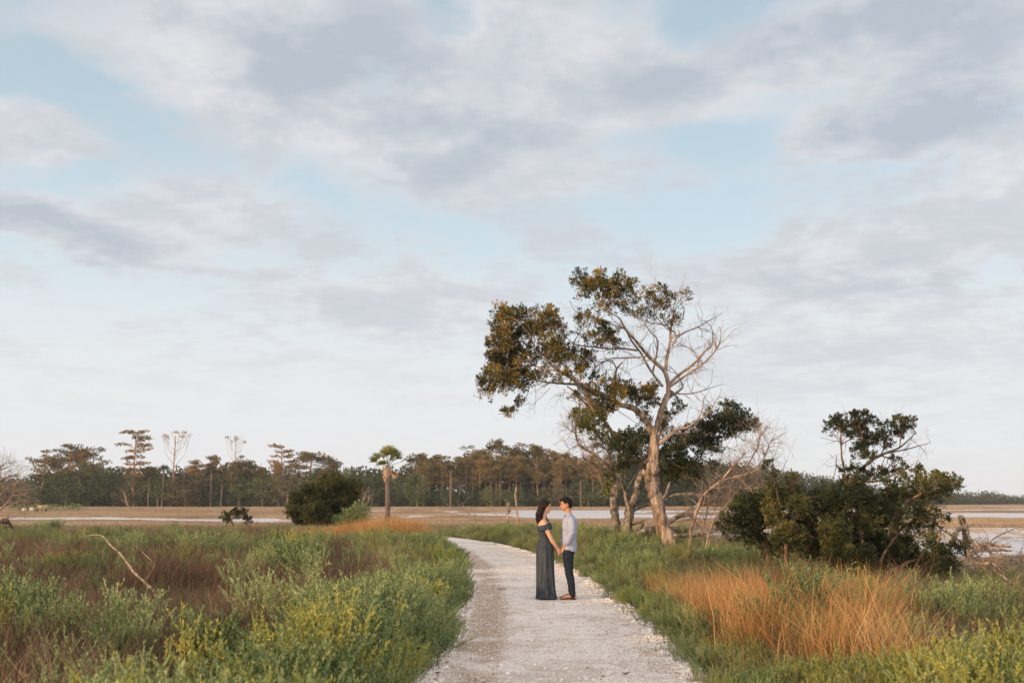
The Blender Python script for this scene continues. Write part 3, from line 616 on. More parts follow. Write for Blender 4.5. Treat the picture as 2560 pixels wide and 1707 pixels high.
# ---- the big windswept cedar
T = Trace(30.0, 3); tr = MB(); lb = MB(); tw = MB(); cr = MB(); ctw = MB()
T.br(tr, R5, [(1165, 1620, 66), (1150, 1540, 60), (1115, 1330, 52), (1062, 1180, 47), (1022, 1050, 50), (985, 940, 56), (985, 830, 58), (1003, 720, 47), (1010, 590, 40), (1010, 490, 41)], 0.0, 1, sides=22, rough=.10)
T.br(tr, R5, [(990, 900, 34), (950, 860, 26), (925, 815, 20), (908, 800, 9)], -.1, rough=.25, sides=12)
T.br(tr, R5, [(1060, 1050, 26), (1100, 1010, 16), (1130, 930, 11), (1142, 900, 6)], .2, rough=.2)
T.br(tr, R5, [(1008, 520, 30), (1045, 380, 31), (1075, 270, 29), (1112, 185, 30), (1150, 140, 29)], .2, sides=16, rough=.1)
T.br(tr, R1, [(1700, 1190, 26), (1690, 1050, 23), (1660, 960, 21), (1600, 900, 18), (1540, 850, 16), (1480, 780, 15), (1420, 700, 14), (1370, 650, 12), (1310, 570, 10), (1270, 500, 8), (1200, 460, 6), (1170, 430, 4)], -1.2, twigs=16, tl=.9, tmb=tw)
for pts, de, tn in [
    ([(1672, 970, 15), (1680, 870, 17), (1695, 780, 14), (1710, 700, 13), (1715, 600, 12), (1740, 480, 8), (1745, 390, 5), (1790, 280, 3), (1830, 170, 1.5)], .6, 22),
    ([(1650, 1090, 13), (1560, 980, 12), (1500, 880, 11), (1450, 790, 10), (1380, 700, 10), (1330, 610, 8), (1280, 580, 7), (1150, 540, 6), (1080, 510, 6), (980, 480, 4), (890, 440, 3), (840, 350, 1.6)], -.5, 18),
    ([(1430, 780, 10), (1300, 765, 10), (1180, 765, 9), (1050, 750, 8), (920, 735, 7), (850, 700, 5), (790, 640, 4), (720, 590, 3)], -.8, 14),
    ([(1500, 835, 10), (1400, 840, 8), (1310, 845, 7), (1200, 850, 5), (1120, 880, 3)], .5, 8),
    ([(1560, 970, 11), (1580, 880, 9), (1600, 780, 8), (1600, 690, 6), (1540, 620, 5), (1490, 560, 4), (1420, 590, 2)], .7, 12),
    ([(1695, 1080, 16), (1790, 990, 14), (1870, 930, 12), (1940, 870, 11), (2010, 790, 9), (2070, 740, 7), (2080, 640, 5), (2060, 570, 3), (2010, 520, 2)], .8, 20),
    ([(1690, 1110, 14), (1800, 1030, 12), (1900, 960, 11), (1990, 900, 10), (2070, 820, 8), (2130, 740, 6), (2150, 650, 4), (2140, 570, 2)], -.8, 20),
    ([(1730, 740, 10), (1770, 670, 8), (1850, 620, 7), (1940, 580, 5), (2010, 545, 3), (2160, 460, 1.5)], .7, 14),
    ([(1715, 620, 10), (1690, 570, 8), (1600, 550, 5), (1500, 530, 4), (1400, 480, 3)], -.9, 10),
    ([(1765, 690, 8), (1745, 620, 8), (1680, 590, 6), (1590, 480, 5), (1570, 400, 4), (1570, 250, 2.5), (1580, 160, 1.5)], .8, 12),
    ([(1770, 560, 6), (1820, 500, 5), (1830, 420, 4), (1780, 370, 3), (1660, 410, 2.5), (1500, 390, 1.5)], .4, 10),
    ([(1740, 1150, 9), (1850, 1155, 6), (1950, 1140, 5), (2040, 1110, 4), (2170, 1070, 1.5)], .6, 8),
    ([(1950, 850, 6), (1900, 780, 5), (1830, 740, 3), (1760, 740, 2)], .5, 6),
    ([(1740, 1160, 16), (1820, 1100, 8), (1800, 1040, 8), (1760, 970, 6), (1700, 910, 3)], .4, 6),
    ([(1300, 880, 6), (1250, 940, 9), (1240, 1010, 10), (1260, 1070, 10)], .3, 6),
    ([(1250, 940, 7), (1200, 870, 6), (1100, 900, 5), (1040, 970, 4)], .3, 8)]:
    T.br(lb, R1, pts, de, twigs=tn, tl=.75, tmb=tw, tr=.011, kids=3, maxl=2)
T.br(lb, R5, [(1020, 600, 22), (1120, 520, 18), (1200, 460, 15), (1280, 440, 12), (1370, 390, 10), (1440, 340, 7), (1500, 270, 5), (1540, 200, 3), (1570, 160, 2)], -.6, twigs=22, tl=.7, tmb=tw, maxl=2)
T.br(lb, R5, [(1390, 370, 6), (1420, 260, 5), (1430, 190, 3), (1470, 140, 1.5)], .3, twigs=5, tl=.5, tmb=tw)
T.br(lb, R5, [(1040, 520, 7), (1100, 470, 6), (1190, 435, 4)], -.3); T.br(lb, R5, [(1030, 470, 7), (1080, 460, 6), (1150, 430, 4)], .3)
# living limb to the left
T.br(tr, R5, [(1005, 500, 36), (955, 400, 33), (890, 322, 30), (820, 272, 28), (740, 248, 25), (640, 200, 25), (560, 155, 27), (480, 125, 27), (420, 95, 25), (370, 65, 21), (330, 40, 18)], -1.6, sides=14)
T.br(tr, R1, [(890, 1025, 21), (820, 990, 19), (740, 950, 16), (680, 900, 13), (650, 850, 9), (670, 780, 5)], -.8, twigs=4, tmb=ctw)
T.br(lb, R1, [(1010, 1190, 18), (960, 1110, 15), (900, 1075, 13), (800, 1068, 12), (700, 1060, 9), (610, 1050, 7), (500, 1020, 5), (400, 980, 4)], -.6, twigs=10, tmb=ctw)
for pts in [[(820, 1090, 8), (880, 1130, 8), (960, 1190, 10), (1010, 1240, 12), (1060, 1310, 13)], [(740, 960, 9), (640, 940, 8), (520, 900, 6), (430, 800, 4), (340, 700, 3)], [(680, 900, 8), (560, 800, 6), (520, 700, 5), (460, 600, 4), (380, 520, 2)],
            [(660, 840, 7), (700, 700, 5), (690, 600, 4), (660, 500, 2)], [(560, 900, 6), (400, 930, 5), (260, 960, 3), (150, 1010, 2)], [(500, 1090, 3), (460, 1200, 3), (400, 1270, 2), (310, 1310, 1.5)],
            [(545, 1080, 2), (552, 1200, 2), (540, 1280, 1)], [(680, 1100, 2.5), (600, 1180, 2), (520, 1250, 1)], [(800, 1110, 3), (790, 1160, 3), (720, 1170, 2), (680, 1200, 1)],
            [(1180, 440, 6), (1130, 350, 5), (1080, 260, 4), (1020, 200, 2)], [(1170, 430, 5), (1240, 320, 4), (1290, 270, 3)], [(1290, 590, 6), (1180, 640, 5), (1100, 620, 3)], [(1040, 760, 5), (980, 860, 4), (900, 900, 3)]]:
    T.br(lb, R1, pts, None, twigs=5, tmb=ctw, tl=.6)
T.foliage(cr, ctw, R1, [(300, 500, 85), (420, 490, 75), (240, 600, 80), (350, 640, 90), (220, 720, 75), (300, 790, 90), (430, 830, 75), (180, 1000, 75), (260, 920, 105), (380, 960, 100), (250, 1080, 75), (110, 1070, 50), (350, 1060, 65),
    (480, 1000, 55), (560, 1020, 45), (480, 580, 60), (560, 620, 80), (600, 560, 60), (680, 490, 70), (650, 440, 35), (730, 560, 60), (770, 640, 50), (680, 710, 70), (740, 790, 70), (640, 790, 60), (560, 860, 38), (780, 870, 65), (700, 860, 50),
    (860, 820, 50), (820, 1000, 45), (900, 960, 50), (960, 860, 60), (1000, 830, 40), (950, 950, 50), (1040, 1010, 40), (620, 970, 40), (700, 1020, 35), (500, 760, 45), (240, 450, 40), (170, 850, 60), (80, 1130, 25), (150, 1150, 25), (420, 1110, 35),
    (420, 1230, 22), (330, 1310, 26), (290, 1320, 18), (440, 1090, 30), (520, 470, 25), (330, 720, 60)], 1.75, .060)
T.foliage(cr, ctw, R1, [(950, 170, 50), (895, 215, 35), (1000, 250, 70), (1080, 190, 70), (1110, 130, 38), (1180, 240, 80), (1260, 180, 50), (1310, 240, 60), (1200, 320, 70), (1340, 310, 50), (1100, 400, 40), (1150, 440, 40), (1380, 370, 32), (1370, 210, 22),
    (1270, 390, 45), (960, 310, 28), (920, 510, 42), (1000, 530, 45), (1100, 560, 48), (1150, 640, 65), (1200, 700, 60), (1050, 650, 38), (1250, 740, 30), (940, 610, 28), (1000, 690, 25), (1090, 720, 28),
    (1520, 265, 32), (1500, 320, 32), (1580, 340, 40), (1620, 390, 40), (1640, 270, 20), (1680, 320, 28), (1740, 330, 28), (1700, 540, 28), (1850, 300, 14), (1560, 400, 22), (1450, 460, 20), (1510, 490, 20), (1780, 520, 10), (1680, 420, 18), (1340, 450, 25)], 1.6, .060, dspread=.7)
T.foliage(cr, ctw, R5, [(700, 150, 75), (820, 165, 65), (600, 235, 50), (480, 160, 48), (400, 115, 50), (560, 330, 36), (640, 300, 36), (760, 110, 40), (880, 190, 50), (960, 160, 55), (1000, 230, 50), (980, 110, 40), (930, 120, 30), (630, 120, 40), (900, 260, 28), (340, 170, 25), (560, 60, 25),
    (480, 240, 25), (700, 90, 30), (620, 40, 30)], 1.8, .060, dspread=.6)
root = tree_root('cedar_tree', *R5((1165, 1560)), 30.0, 'tall windswept cedar, bare pale branches on its right and dark foliage to the left')
tr.build('trunk', M['deadwood'], root); lb.build('limbs', M['greytwig'], root); tw.build('dead_twigs', M['greytwig'], root); cr.build('crown', M['cedar'], root); ctw.build('twigs', M['redbark'], root)
# ---- cedar behind, spreading right
T = Trace(32.5, 7); tr = MB(); cr = MB(); ctw = MB()
T.br(tr, R5, [(1080, 1500, 26), (1020, 1200, 24), (960, 900, 22), (900, 740, 20), (1000, 650, 16), (1150, 620, 14), (1350, 560, 11), (1550, 450, 8), (1750, 390, 5)], 1.0, sides=10, y0=33.5)
T.br(tr, R5, [(930, 760, 16), (820, 680, 12), (740, 620, 8), (680, 580, 4)], -.5); T.br(tr, R5, [(1000, 660, 14), (1060, 480, 10), (1120, 350, 7), (1180, 230, 4)], .5)
T.br(tr, R5, [(1050, 700, 12), (1200, 760, 9), (1330, 820, 6), (1450, 800, 3)], -.4, twigs=6, tmb=ctw); T.br(tr, R5, [(1300, 600, 7), (1400, 700, 5), (1500, 730, 4), (1620, 690, 2)], .4, twigs=12, tmb=ctw, maxl=2)
T.br(tr, R5, [(1350, 560, 6), (1450, 620, 5), (1600, 600, 4), (1720, 640, 2)], -.5, twigs=14, tmb=ctw, maxl=2)
T.foliage(cr, ctw, R5, [(1680, 340, 75), (1800, 395, 65), (1600, 420, 95), (1450, 460, 80), (1500, 560, 65), (1300, 560, 80), (1180, 550, 55), (1620, 275, 42), (1200, 640, 70), (1250, 770, 95), (1150, 820, 70), (1350, 830, 60), (1130, 340, 42), (1190, 240, 28), (1230, 290, 22),
    (750, 560, 85), (850, 620, 75), (690, 620, 55), (800, 700, 75), (930, 390, 45), (1100, 440, 50), (940, 560, 50), (760, 780, 45), (870, 520, 60), (640, 600, 30), (1400, 640, 50), (1750, 460, 45), (1860, 430, 30), (1640, 500, 40), (1380, 540, 60), (1080, 700, 60), (1120, 640, 50), (1500, 770, 25), (1480, 350, 40),
    (1530, 640, 25), (1370, 760, 50), (1700, 250, 20), (1290, 470, 50), (1050, 880, 35), (1300, 880, 40)], 1.7, .066, dspread=.7)
root = tree_root('cedar_tree', *R5((1080, 1500)), 33.5, 'dark leafy cedar behind the pale trunk, its crown spreading low to the right')
tr.build('trunk', M['redbark'], root); cr.build('crown', M['cedar_dark'], root); ctw.build('twigs', M['redbark'], root)
# ---- oaks
T = Trace(36, 9); tr = MB(); cr = MB(); tw = MB()
T.br(tr, RA, [(520, 1480, 48), (512, 1380, 43), (492, 1200, 38), (482, 1050, 38), (492, 940, 42), (512, 850, 42), (522, 760, 30), (512, 690, 22)], 0, sides=14, rough=.14)
for pts, tn in [([(500, 880, 28), (420, 800, 18), (350, 750, 13), (290, 700, 9), (200, 655, 4)], 22), ([(510, 810, 26), (430, 730, 18), (370, 690, 16), (330, 640, 13), (230, 580, 12), (165, 530, 10), (140, 440, 10), (150, 350, 8), (178, 290, 8), (178, 200, 7), (165, 100, 3)], 26),
                ([(515, 720, 20), (530, 640, 20), (500, 530, 22), (460, 430, 22), (420, 370, 20), (390, 320, 18), (310, 250, 14), (260, 200, 10), (210, 160, 8), (140, 80, 4)], 10), ([(500, 560, 18), (400, 520, 17), (330, 450, 15), (270, 390, 11), (190, 350, 6), (130, 300, 3)], 12),
                ([(140, 440, 6), (80, 400, 4), (30, 360, 2)], 8), ([(170, 540, 5), (90, 580, 3), (30, 640, 1.5)], 8), ([(470, 730, 12), (440, 620, 9), (380, 560, 6), (300, 540, 4)], 22)]:
    T.br(tr, RA, pts, None, twigs=int(tn * 2.6), tl=.75, tmb=tw, maxl=2, sides=10, rough=.16, kids=3)
T.foliage(cr, tw, RA, [(250, 360, 40), (330, 360, 28), (210, 330, 25), (270, 300, 25), (230, 410, 25), (430, 850, 45), (460, 920, 30), (410, 950, 25), (480, 800, 30), (370, 480, 20), (310, 220, 18), (130, 280, 14), (390, 250, 22), (350, 300, 26)], .22, .10, .5, .2, dspread=.3, link=False)
root = tree_root('oak_tree', *RA((520, 1440)), 36, 'lichen covered oak nearest the couple, crooked bare limbs with a few green sprigs')
tr.build('trunk', M['oakbark'], root); tw.build('twigs', M['greytwig'], root); cr.build('crown', M['oakleaf'], root)
T = Trace(35, 10); tr = MB(); tw = MB(); cr = MB()
T.br(tr, RA, [(590, 1480, 52), (600, 1380, 46), (602, 1250, 42), (622, 1130, 43), (655, 1040, 41), (690, 940, 36), (705, 850, 31), (742, 760, 25), (790, 640, 18), (800, 520, 12)], .4, sides=14, rough=.14)
T.br(tr, RA, [(625, 1100, 30), (592, 1030, 24), (580, 960, 17), (552, 890, 8), (540, 830, 4)], -.3, twigs=4, tmb=tw); T.br(tr, RA, [(650, 1120, 24), (720, 1092, 19), (790, 1072, 15), (850, 1100, 10), (900, 1150, 5)], .6, twigs=8, tmb=tw)
T.br(tr, RA, [(640, 1240, 22), (700, 1225, 18), (762, 1200, 10)], -.4); T.br(tr, RA, [(630, 1020, 6), (590, 940, 5), (540, 870, 3)], -.3); T.br(tr, RA, [(590, 950, 5), (640, 860, 4), (730, 740, 3)], -.5)
T.br(tr, RA, [(600, 1420, 30), (680, 1330, 18), (730, 1270, 14), (740, 1220, 9)], -.5)
root = tree_root('oak_tree', *RA((590, 1440)), 35, 'leaning dark oak trunk between the lichen covered oak and the pale cedar trunk')
tr.build('trunk', M['oakbark'], root); tw.build('twigs', M['greytwig'], root)
# ---- fallen logs behind the trunk
def log_thing(name, cv, pts, Y, de, mat, label, cat, twigs=0, tl=.6, group=None, seed=1, extra=(), smat=None, sides=12, rough=.18):
    T_ = Trace(Y, seed); a = MB(); b_ = MB(); ex = []
    T_.br(a, cv, pts, de, twigs=twigs, tl=tl, tmb=b_, maxl=1, sides=sides, rough=rough)
    for e in extra: c_ = MB(); T_.br(c_, cv, e, None, twigs=3 if twigs else 0, tl=tl * .7, tmb=b_, rough=.1); ex.append(c_)
    px, py = cv(pts[0]); p = P(px, py, Y); r = empty(name, (p[0], p[1], max(0, min(p[2], 0))), label, cat, group)
    a.build('log', M[mat], r)
    for c_ in ex: c_.build('branch', M[smat or mat], r)
    if b_.n: b_.build('twigs', M[smat or mat], r)
    return r
log_thing('fallen_log', RA, [(690, 1345, 22), (760, 1300, 30), (860, 1285, 30), (1000, 1290, 26), (1150, 1300, 20)], 33.5, .6, 'oakbark', 'thick mossy log lying on the ground behind the pale trunk', 'log', 5, seed=21)
log_thing('fallen_log', RZ, [(430, 1050, 20), (530, 985, 24), (640, 970, 22), (700, 1010, 14)], 32, .4, 'oakbark', 'arched lichen spotted branch just right of the pale trunk', 'log', 4, seed=22, extra=[[(560, 960, 14), (640, 935, 26), (720, 880, 20), (800, 850, 10)]])
log_thing('fallen_log', RZ, [(400, 820, 8), (500, 770, 16), (620, 762, 18), (760, 775, 16), (960, 790, 12), (1060, 760, 6)], 33.5, .5, 'oakbark', 'long horizontal grey branch hanging under the dark cedar crown', 'branch', 12, seed=23)
log_thing('fallen_log', RZ, [(480, 1170, 20), (640, 1165, 24), (800, 1140, 24), (930, 1110, 14)], 31.5, .3, 'oakbark', 'low dark log lying beneath the tangle of dead branches', 'log', 6, seed=24)
log_thing('cut_log', RZ, [(622, 1338, 36), (640, 1342, 38), (760, 1370, 34), (860, 1400, 28)], 24.5, 1.4, 'deadwood', 'short pale cut log in the grass at the foot of the dead branches', 'log', seed=25)
# ---- dead branch tangle
T = Trace(28.5, 12); tr = MB(); tw = MB()
for pts, tn in [([(640, 1380, 16), (650, 1150, 17), (680, 1040, 18), (712, 940, 18), (765, 800, 17), (850, 710, 15), (940, 640, 12), (1020, 550, 10), (1120, 440, 8), (1190, 350, 4)], 22), ([(800, 1330, 16), (838, 1130, 13), (900, 1000, 12), (980, 900, 11), (1080, 780, 10), (1170, 640, 9), (1205, 500, 8), (1290, 340, 7), (1330, 220, 5), (1360, 150, 4), (1410, 90, 2)], 34),
                ([(780, 1330, 12), (765, 1130, 10), (700, 1040, 6), (690, 980, 3)], 6), ([(930, 640, 9), (1100, 590, 8), (1240, 560, 7), (1350, 440, 6), (1420, 290, 5), (1470, 210, 3)], 26), ([(990, 880, 9), (1140, 720, 8), (1250, 710, 6), (1350, 700, 4)], 14),
                ([(820, 1180, 10), (860, 1080, 9), (950, 980, 8), (990, 870, 6), (1000, 760, 4)], 18), ([(740, 1370, 8), (820, 1290, 8), (920, 1200, 6), (1000, 1150, 4)], 10), ([(760, 1150, 7), (800, 1000, 7), (820, 880, 6), (830, 780, 4), (840, 640, 2)], 14),
                ([(870, 860, 6), (1000, 740, 5), (1080, 600, 5), (1090, 480, 3), (1080, 400, 2)], 20), ([(1350, 180, 4), (1290, 150, 3)], 3), ([(1420, 290, 3), (1370, 210, 3), (1360, 160, 2)], 3), ([(1310, 300, 3), (1220, 220, 2)], 1),
                ([(900, 700, 5), (970, 740, 5)], 1), ([(1150, 690, 6), (1220, 690, 5), (1290, 640, 4)], 12), ([(1050, 800, 6), (1120, 860, 4), (1220, 880, 2)], 10)]:
    T.br(tr, RZ, pts, None, twigs=int(tn * 1.5), tl=.85, tmb=tw, maxl=2, tr=.009)
root = tree_root('dead_tree', *RZ((800, 1330)), 28.5, 'leaning bare dead tree with tangled grey branches, right of the pale trunk', 'dead tree'); tr.build('branches', M['deadwood'], root); tw.build('twigs', M['greytwig'], root)
# ---- right hand cedars
def cedar_group(name, Y, seed, base, stems, blobs_, mat, label, dens=1.0, leaf=.07, cat='tree', twmat='redbark', tn=3, cv=R6, clump=.10, dsp=.8, bark='redbark', up=.5):
    T_ = Trace(Y, seed); a = MB(); b_ = MB(); c_ = MB()
    for s_2 in stems: T_.br(a, cv, s_2, None, twigs=tn, tl=.6, tmb=b_, maxl=2)
    T_.foliage(c_, b_, cv, [(q_[0], q_[1], q_[2] * (.96 if cv is R6 else 1)) for q_ in blobs_], dens * (1.8 if cv is R6 else 1), leaf * (.80 if cv is R6 else 1), .34, clump, dspread=dsp, up=up)
    r = tree_root(name, *cv(base), Y, label, cat); a.build('trunk', M[bark], r); b_.build('twigs', M[twmat], r); c_.build('crown', M[mat], r); return r
cedar_group('cedar_tree', 22.5, 31, (960, 1400), [[(940, 1340, 28), (930, 1000, 26), (955, 770, 22), (1010, 680, 20), (1100, 590, 15), (1200, 510, 13), (1300, 465, 11), (1400, 420, 7), (1500, 330, 4)], [(970, 750, 12), (965, 640, 10), (940, 480, 8), (935, 330, 7), (925, 250, 4)],
    [(1300, 470, 7), (1450, 440, 5), (1630, 390, 2)], [(1000, 690, 13), (1200, 690, 9), (1320, 650, 7), (1400, 610, 5), (1470, 580, 2)], [(1240, 490, 6), (1350, 520, 5), (1450, 530, 2)], [(940, 410, 5), (980, 380, 5), (1040, 350, 3)], [(880, 660, 3), (900, 560, 3), (900, 480, 1.5)], [(1180, 540, 6), (1120, 430, 5), (1080, 250, 3)], [(1240, 490, 6), (1290, 380, 4), (1250, 260, 2)], [(1390, 430, 5), (1410, 300, 3), (1440, 230, 2)]],
    [(1050, 185, 42), (1150, 200, 42), (900, 245, 60), (980, 270, 52), (1080, 270, 60), (1130, 350, 50), (1190, 380, 42), (1100, 430, 50), (1060, 475, 32), (1150, 510, 42), (1220, 260, 28), (1250, 330, 42), (1290, 400, 38), (1320, 260, 30), (1375, 225, 30), (1440, 230, 34), (1490, 220, 24), (1400, 290, 40), (1450, 285, 32), (1370, 340, 30), (1030, 610, 32), (960, 610, 20), (1120, 620, 32), (1200, 640, 38), (1280, 630, 38), (1360, 600, 32), (1420, 580, 28), (1350, 530, 22), (850, 270, 30), (1000, 690, 45), (1090, 700, 45), (1160, 690, 28), (1010, 350, 30)],
    'cedar_dark', 'wind pruned cedar rising above the dark thicket, sky showing through its open top', 2.3, .062, tn=5)
cedar_group('cedar_tree', 21.5, 32, (1300, 1300), [[(1280, 1330, 22), (1340, 1050, 20), (1380, 960, 18), (1470, 850, 14), (1560, 780, 9), (1700, 720, 5)], [(1400, 930, 9), (1340, 800, 7), (1300, 730, 4)], [(1450, 870, 7), (1600, 880, 5), (1750, 880, 2)]],
    [(1540, 645, 26), (1520, 700, 42), (1600, 720, 58), (1700, 690, 58), (1800, 725, 48), (1750, 790, 50), (1650, 800, 58), (1540, 800, 55), (1430, 780, 48), (1330, 745, 42), (1420, 695, 28), (1270, 700, 24), (1380, 820, 42), (1830, 700, 26), (1590, 850, 32), (1690, 650, 34), (1410, 660, 14), (1550, 610, 13), (1300, 800, 35)],
    'juniper', 'cedar leaning right over the water, olive tufts on one slanting stem', 2.4, .062, tn=4)
cedar_group('cedar_shrub', 19.6, 33, (1150, 1480), [[(1150, 1540, 22), (1120, 1250, 18), (1050, 1000, 12), (980, 820, 7)], [(1170, 1450, 15), (1300, 1200, 12), (1450, 1020, 8), (1650, 970, 4)], [(1120, 1450, 15), (950, 1250, 12), (850, 1000, 8), (740, 820, 4)], [(1250, 1420, 15), (1500, 1300, 10), (1750, 1280, 6)]],
    [(730, 820, 42), (740, 900, 80), (880, 830, 80), (980, 790, 70), (900, 930, 110), (1060, 730, 48), (1100, 850, 100), (1200, 910, 95), (1300, 880, 70), (1260, 1000, 100), (1100, 1020, 115), (900, 1070, 115), (1000, 1180, 120), (1200, 1150, 105), (1370, 950, 55), (1500, 960, 50), (1600, 960, 52), (1700, 975, 36), (1550, 1060, 40), (1600, 1130, 42), (1640, 1200, 48),
     (1450, 1180, 50), (1350, 1250, 80), (1500, 1310, 95), (1700, 1290, 85), (1850, 1225, 48), (900, 1270, 110), (1100, 1300, 115), (1300, 1350, 105), (1600, 1380, 85), (1760, 1370, 75), (1400, 1060, 30), (1000, 1400, 90), (1200, 1440, 90), (1420, 1420, 85), (1570, 900, 30), (690, 970, 50), (820, 760, 25), (1480, 1050, 30), (1650, 1060, 22), (1380, 1160, 30)],
    'cedar_dark', 'broad dark cedar thicket hugging the ground in front of the flooded marsh', 2.2, .066, 'shrub', tn=3, clump=.12)
cedar_group('cedar_shrub', 21.5, 34, (330, 1250), [[(380, 1330, 16), (340, 1150, 12), (230, 1000, 8), (120, 1000, 4)], [(400, 1250, 12), (260, 1050, 8), (240, 860, 4)]],
    [(250, 880, 90), (200, 980, 100), (80, 1050, 65), (60, 960, 34), (340, 990, 100), (250, 1110, 75), (400, 1180, 75), (130, 900, 45), (330, 860, 70), (120, 1110, 40), (350, 1240, 40), (160, 820, 28), (20, 1000, 30)],
    'cedar_dark', 'dark cedar bush beside the dead branches, at the left end of the thicket', 2.2, .066, 'shrub')
cedar_group('cedar_shrub', 19.8, 35, (520, 1330), [[(520, 1380, 18), (500, 1100, 14), (460, 900, 9), (430, 660, 4)], [(520, 1100, 10), (600, 900, 7), (560, 700, 3)], [(440, 700, 4), (430, 600, 4), (400, 520, 2.5), (450, 470, 1.5)], [(480, 640, 3), (500, 560, 2), (520, 520, 1)], [(420, 620, 3), (370, 570, 2), (340, 540, 1)]],
    [(420, 650, 30), (430, 730, 45), (540, 730, 42), (500, 830, 80), (410, 860, 75), (600, 880, 75), (420, 960, 75), (520, 980, 100), (650, 980, 80), (560, 1110, 105), (730, 1100, 105), (750, 1200, 105), (620, 1220, 80), (480, 1100, 80), (380, 560, 14), (560, 680, 22), (370, 760, 30), (640, 800, 24), (860, 1180, 60), (470, 1230, 50)],
    'juniper', 'olive green cedar bush with sunlit upright shoots and a bare forked top', 2.0, .06, 'shrub', tn=4)
log_thing('bare_branch', R6, [(740, 1110, 8), (790, 1040, 9), (845, 965, 6)], 22.3, -.4, 'deadwood', 'bare grey stick poking up out of the dark thicket', 'branch', seed=41)
log_thing('bare_branch', R6, [(410, 1330, 5), (450, 1260, 7), (505, 1190, 5)], 20.5, -.3, 'deadwood', 'reddish broken stick leaning in the grass in front of the olive bush', 'branch', seed=42)
log_thing('bare_branch', R6, [(800, 840, 4), (790, 790, 4), (783, 760, 2)], 23, 0, 'deadwood', 'short dead twig sticking up above the thicket', 'branch', seed=43)
# ---- stump and driftwood on the right
T = Trace(31, 14); a = MB(); b_ = MB(); c_ = MB()
T.br(a, RS, [(1090, 960, 105), (1050, 800, 75), (1010, 640, 62), (990, 480, 56), (950, 380, 48), (920, 330, 38)], -.2, sides=16, rough=.22)
for q in range(9): T.br(a, RS, [(900 + q * 9, 440 - (q % 3) * 10, 14), (885 + q * 10, 350, 9), (868 + q * 13, 322 + (q * 37 % 23), 3)], .1 - q * .03, y0=30.8 + q * .03)
T.br(a, RS, [(1010, 560, 40), (930, 530, 42), (860, 570, 36), (810, 620, 26), (780, 690, 14)], -.5, sides=12, rough=.25); T.br(a, RS, [(1000, 530, 20), (1050, 540, 14), (1095, 555, 6)], -.2, y0=30.7)
T.br(a, RS, [(860, 600, 30), (800, 720, 52), (720, 840, 50), (640, 960, 44)], -.4, sides=12, rough=.2)
root = empty('tree_stump', (*P(*RS((1050, 950)), 31)[:2], 0), 'jagged broken tree stump standing by the flooded marsh', 'stump'); a.build('trunk', M['oakbark'], root)
log_thing('snag', RS, [(520, 950, 46), (530, 780, 42), (580, 600, 36), (620, 500, 30), (700, 430, 18), (790, 360, 9)], 29.5, .3, 'deadwood', 'smooth grey dead trunk leaning left of the jagged stump', 'snag', 2, seed=44)
log_thing('driftwood_log', RS, [(1080, 800, 30), (1200, 795, 28), (1400, 790, 30), (1600, 805, 28), (1740, 825, 14)], 30.2, .3, 'deadwood', 'smooth grey driftwood log at the water edge, the higher of two', 'log', seed=45)
log_thing('driftwood_log', RS, [(1040, 890, 30), (1250, 870, 34), (1500, 870, 30), (1700, 885, 18), (1770, 890, 8)], 29.4, .2, 'deadwood', 'smooth grey driftwood log at the water edge, the lower of two', 'log', seed=46)
log_thing('fallen_branch', RS, [(640, 560, 10), (860, 690, 14), (1060, 800, 16), (1250, 1010, 17), (1400, 1150, 20), (1600, 1300, 20), (1860, 1500, 14)], 21.5, -3.0, 'deadwood', 'long pale fallen branch slanting down through the driftwood heap', 'branch', 10, .5, seed=47,
          extra=[[(1400, 1110, 12), (1560, 1160, 12), (1720, 1210, 11), (1860, 1250, 9), (2000, 1290, 6)], [(1380, 1150, 10), (1550, 1270, 12), (1600, 1300, 9)]])
log_thing('fallen_branch', RS, [(1540, 1130, 12), (1660, 1090, 14), (1770, 1040, 16), (1850, 980, 10), (1900, 900, 7), (1940, 840, 4)], 22, .5, 'deadwood', 'forked dead branch rising at the right edge of the heap', 'branch', 8, .4, seed=48, extra=[[(1770, 1040, 10), (1900, 1045, 9), (2060, 1050, 7)], [(1600, 1030, 6), (1750, 1030, 6)]])
log_thing('fallen_branch', RS, [(960, 1150, 14), (1120, 1110, 20), (1300, 1100, 26), (1420, 1090, 18), (1520, 1150, 14), (1600, 1250, 9)], 19.4, -.4, 'deadwood', 'short thick brown branch in the middle of the driftwood heap', 'branch', 12, .5, seed=49)
log_thing('fallen_branch', RS, [(1350, 850, 14), (1420, 740, 9), (1500, 670, 10), (1620, 610, 9), (1740, 555, 8), (1850, 520, 5), (1900, 590, 3)], 28, .6, 'redbark', 'thin reddish branch arching up over the driftwood against the water', 'branch', 6, .35, seed=50, extra=[[(1350, 800, 6), (1360, 660, 6), (1300, 550, 5), (1230, 470, 3)], [(1470, 760, 6), (1560, 730, 5), (1640, 690, 2)]])
log_thing('root_wad', RS, [(1030, 970, 16), (1150, 930, 18), (1260, 880, 16), (1350, 800, 14)], 27.5, .3, 'deadwood', 'tangle of grey roots on the driftwood beside the stump', 'roots', 30, .55, seed=51, extra=[[(1350, 800, 12), (1250, 960, 9), (1030, 1010, 6)], [(1350, 800, 12), (1420, 900, 14), (1430, 1000, 10)], [(1450, 860, 8), (1540, 940, 9), (1600, 1090, 6)], [(1360, 800, 9), (1320, 730, 4)], [(1350, 830, 8), (1180, 840, 6), (1040, 870, 4)]])
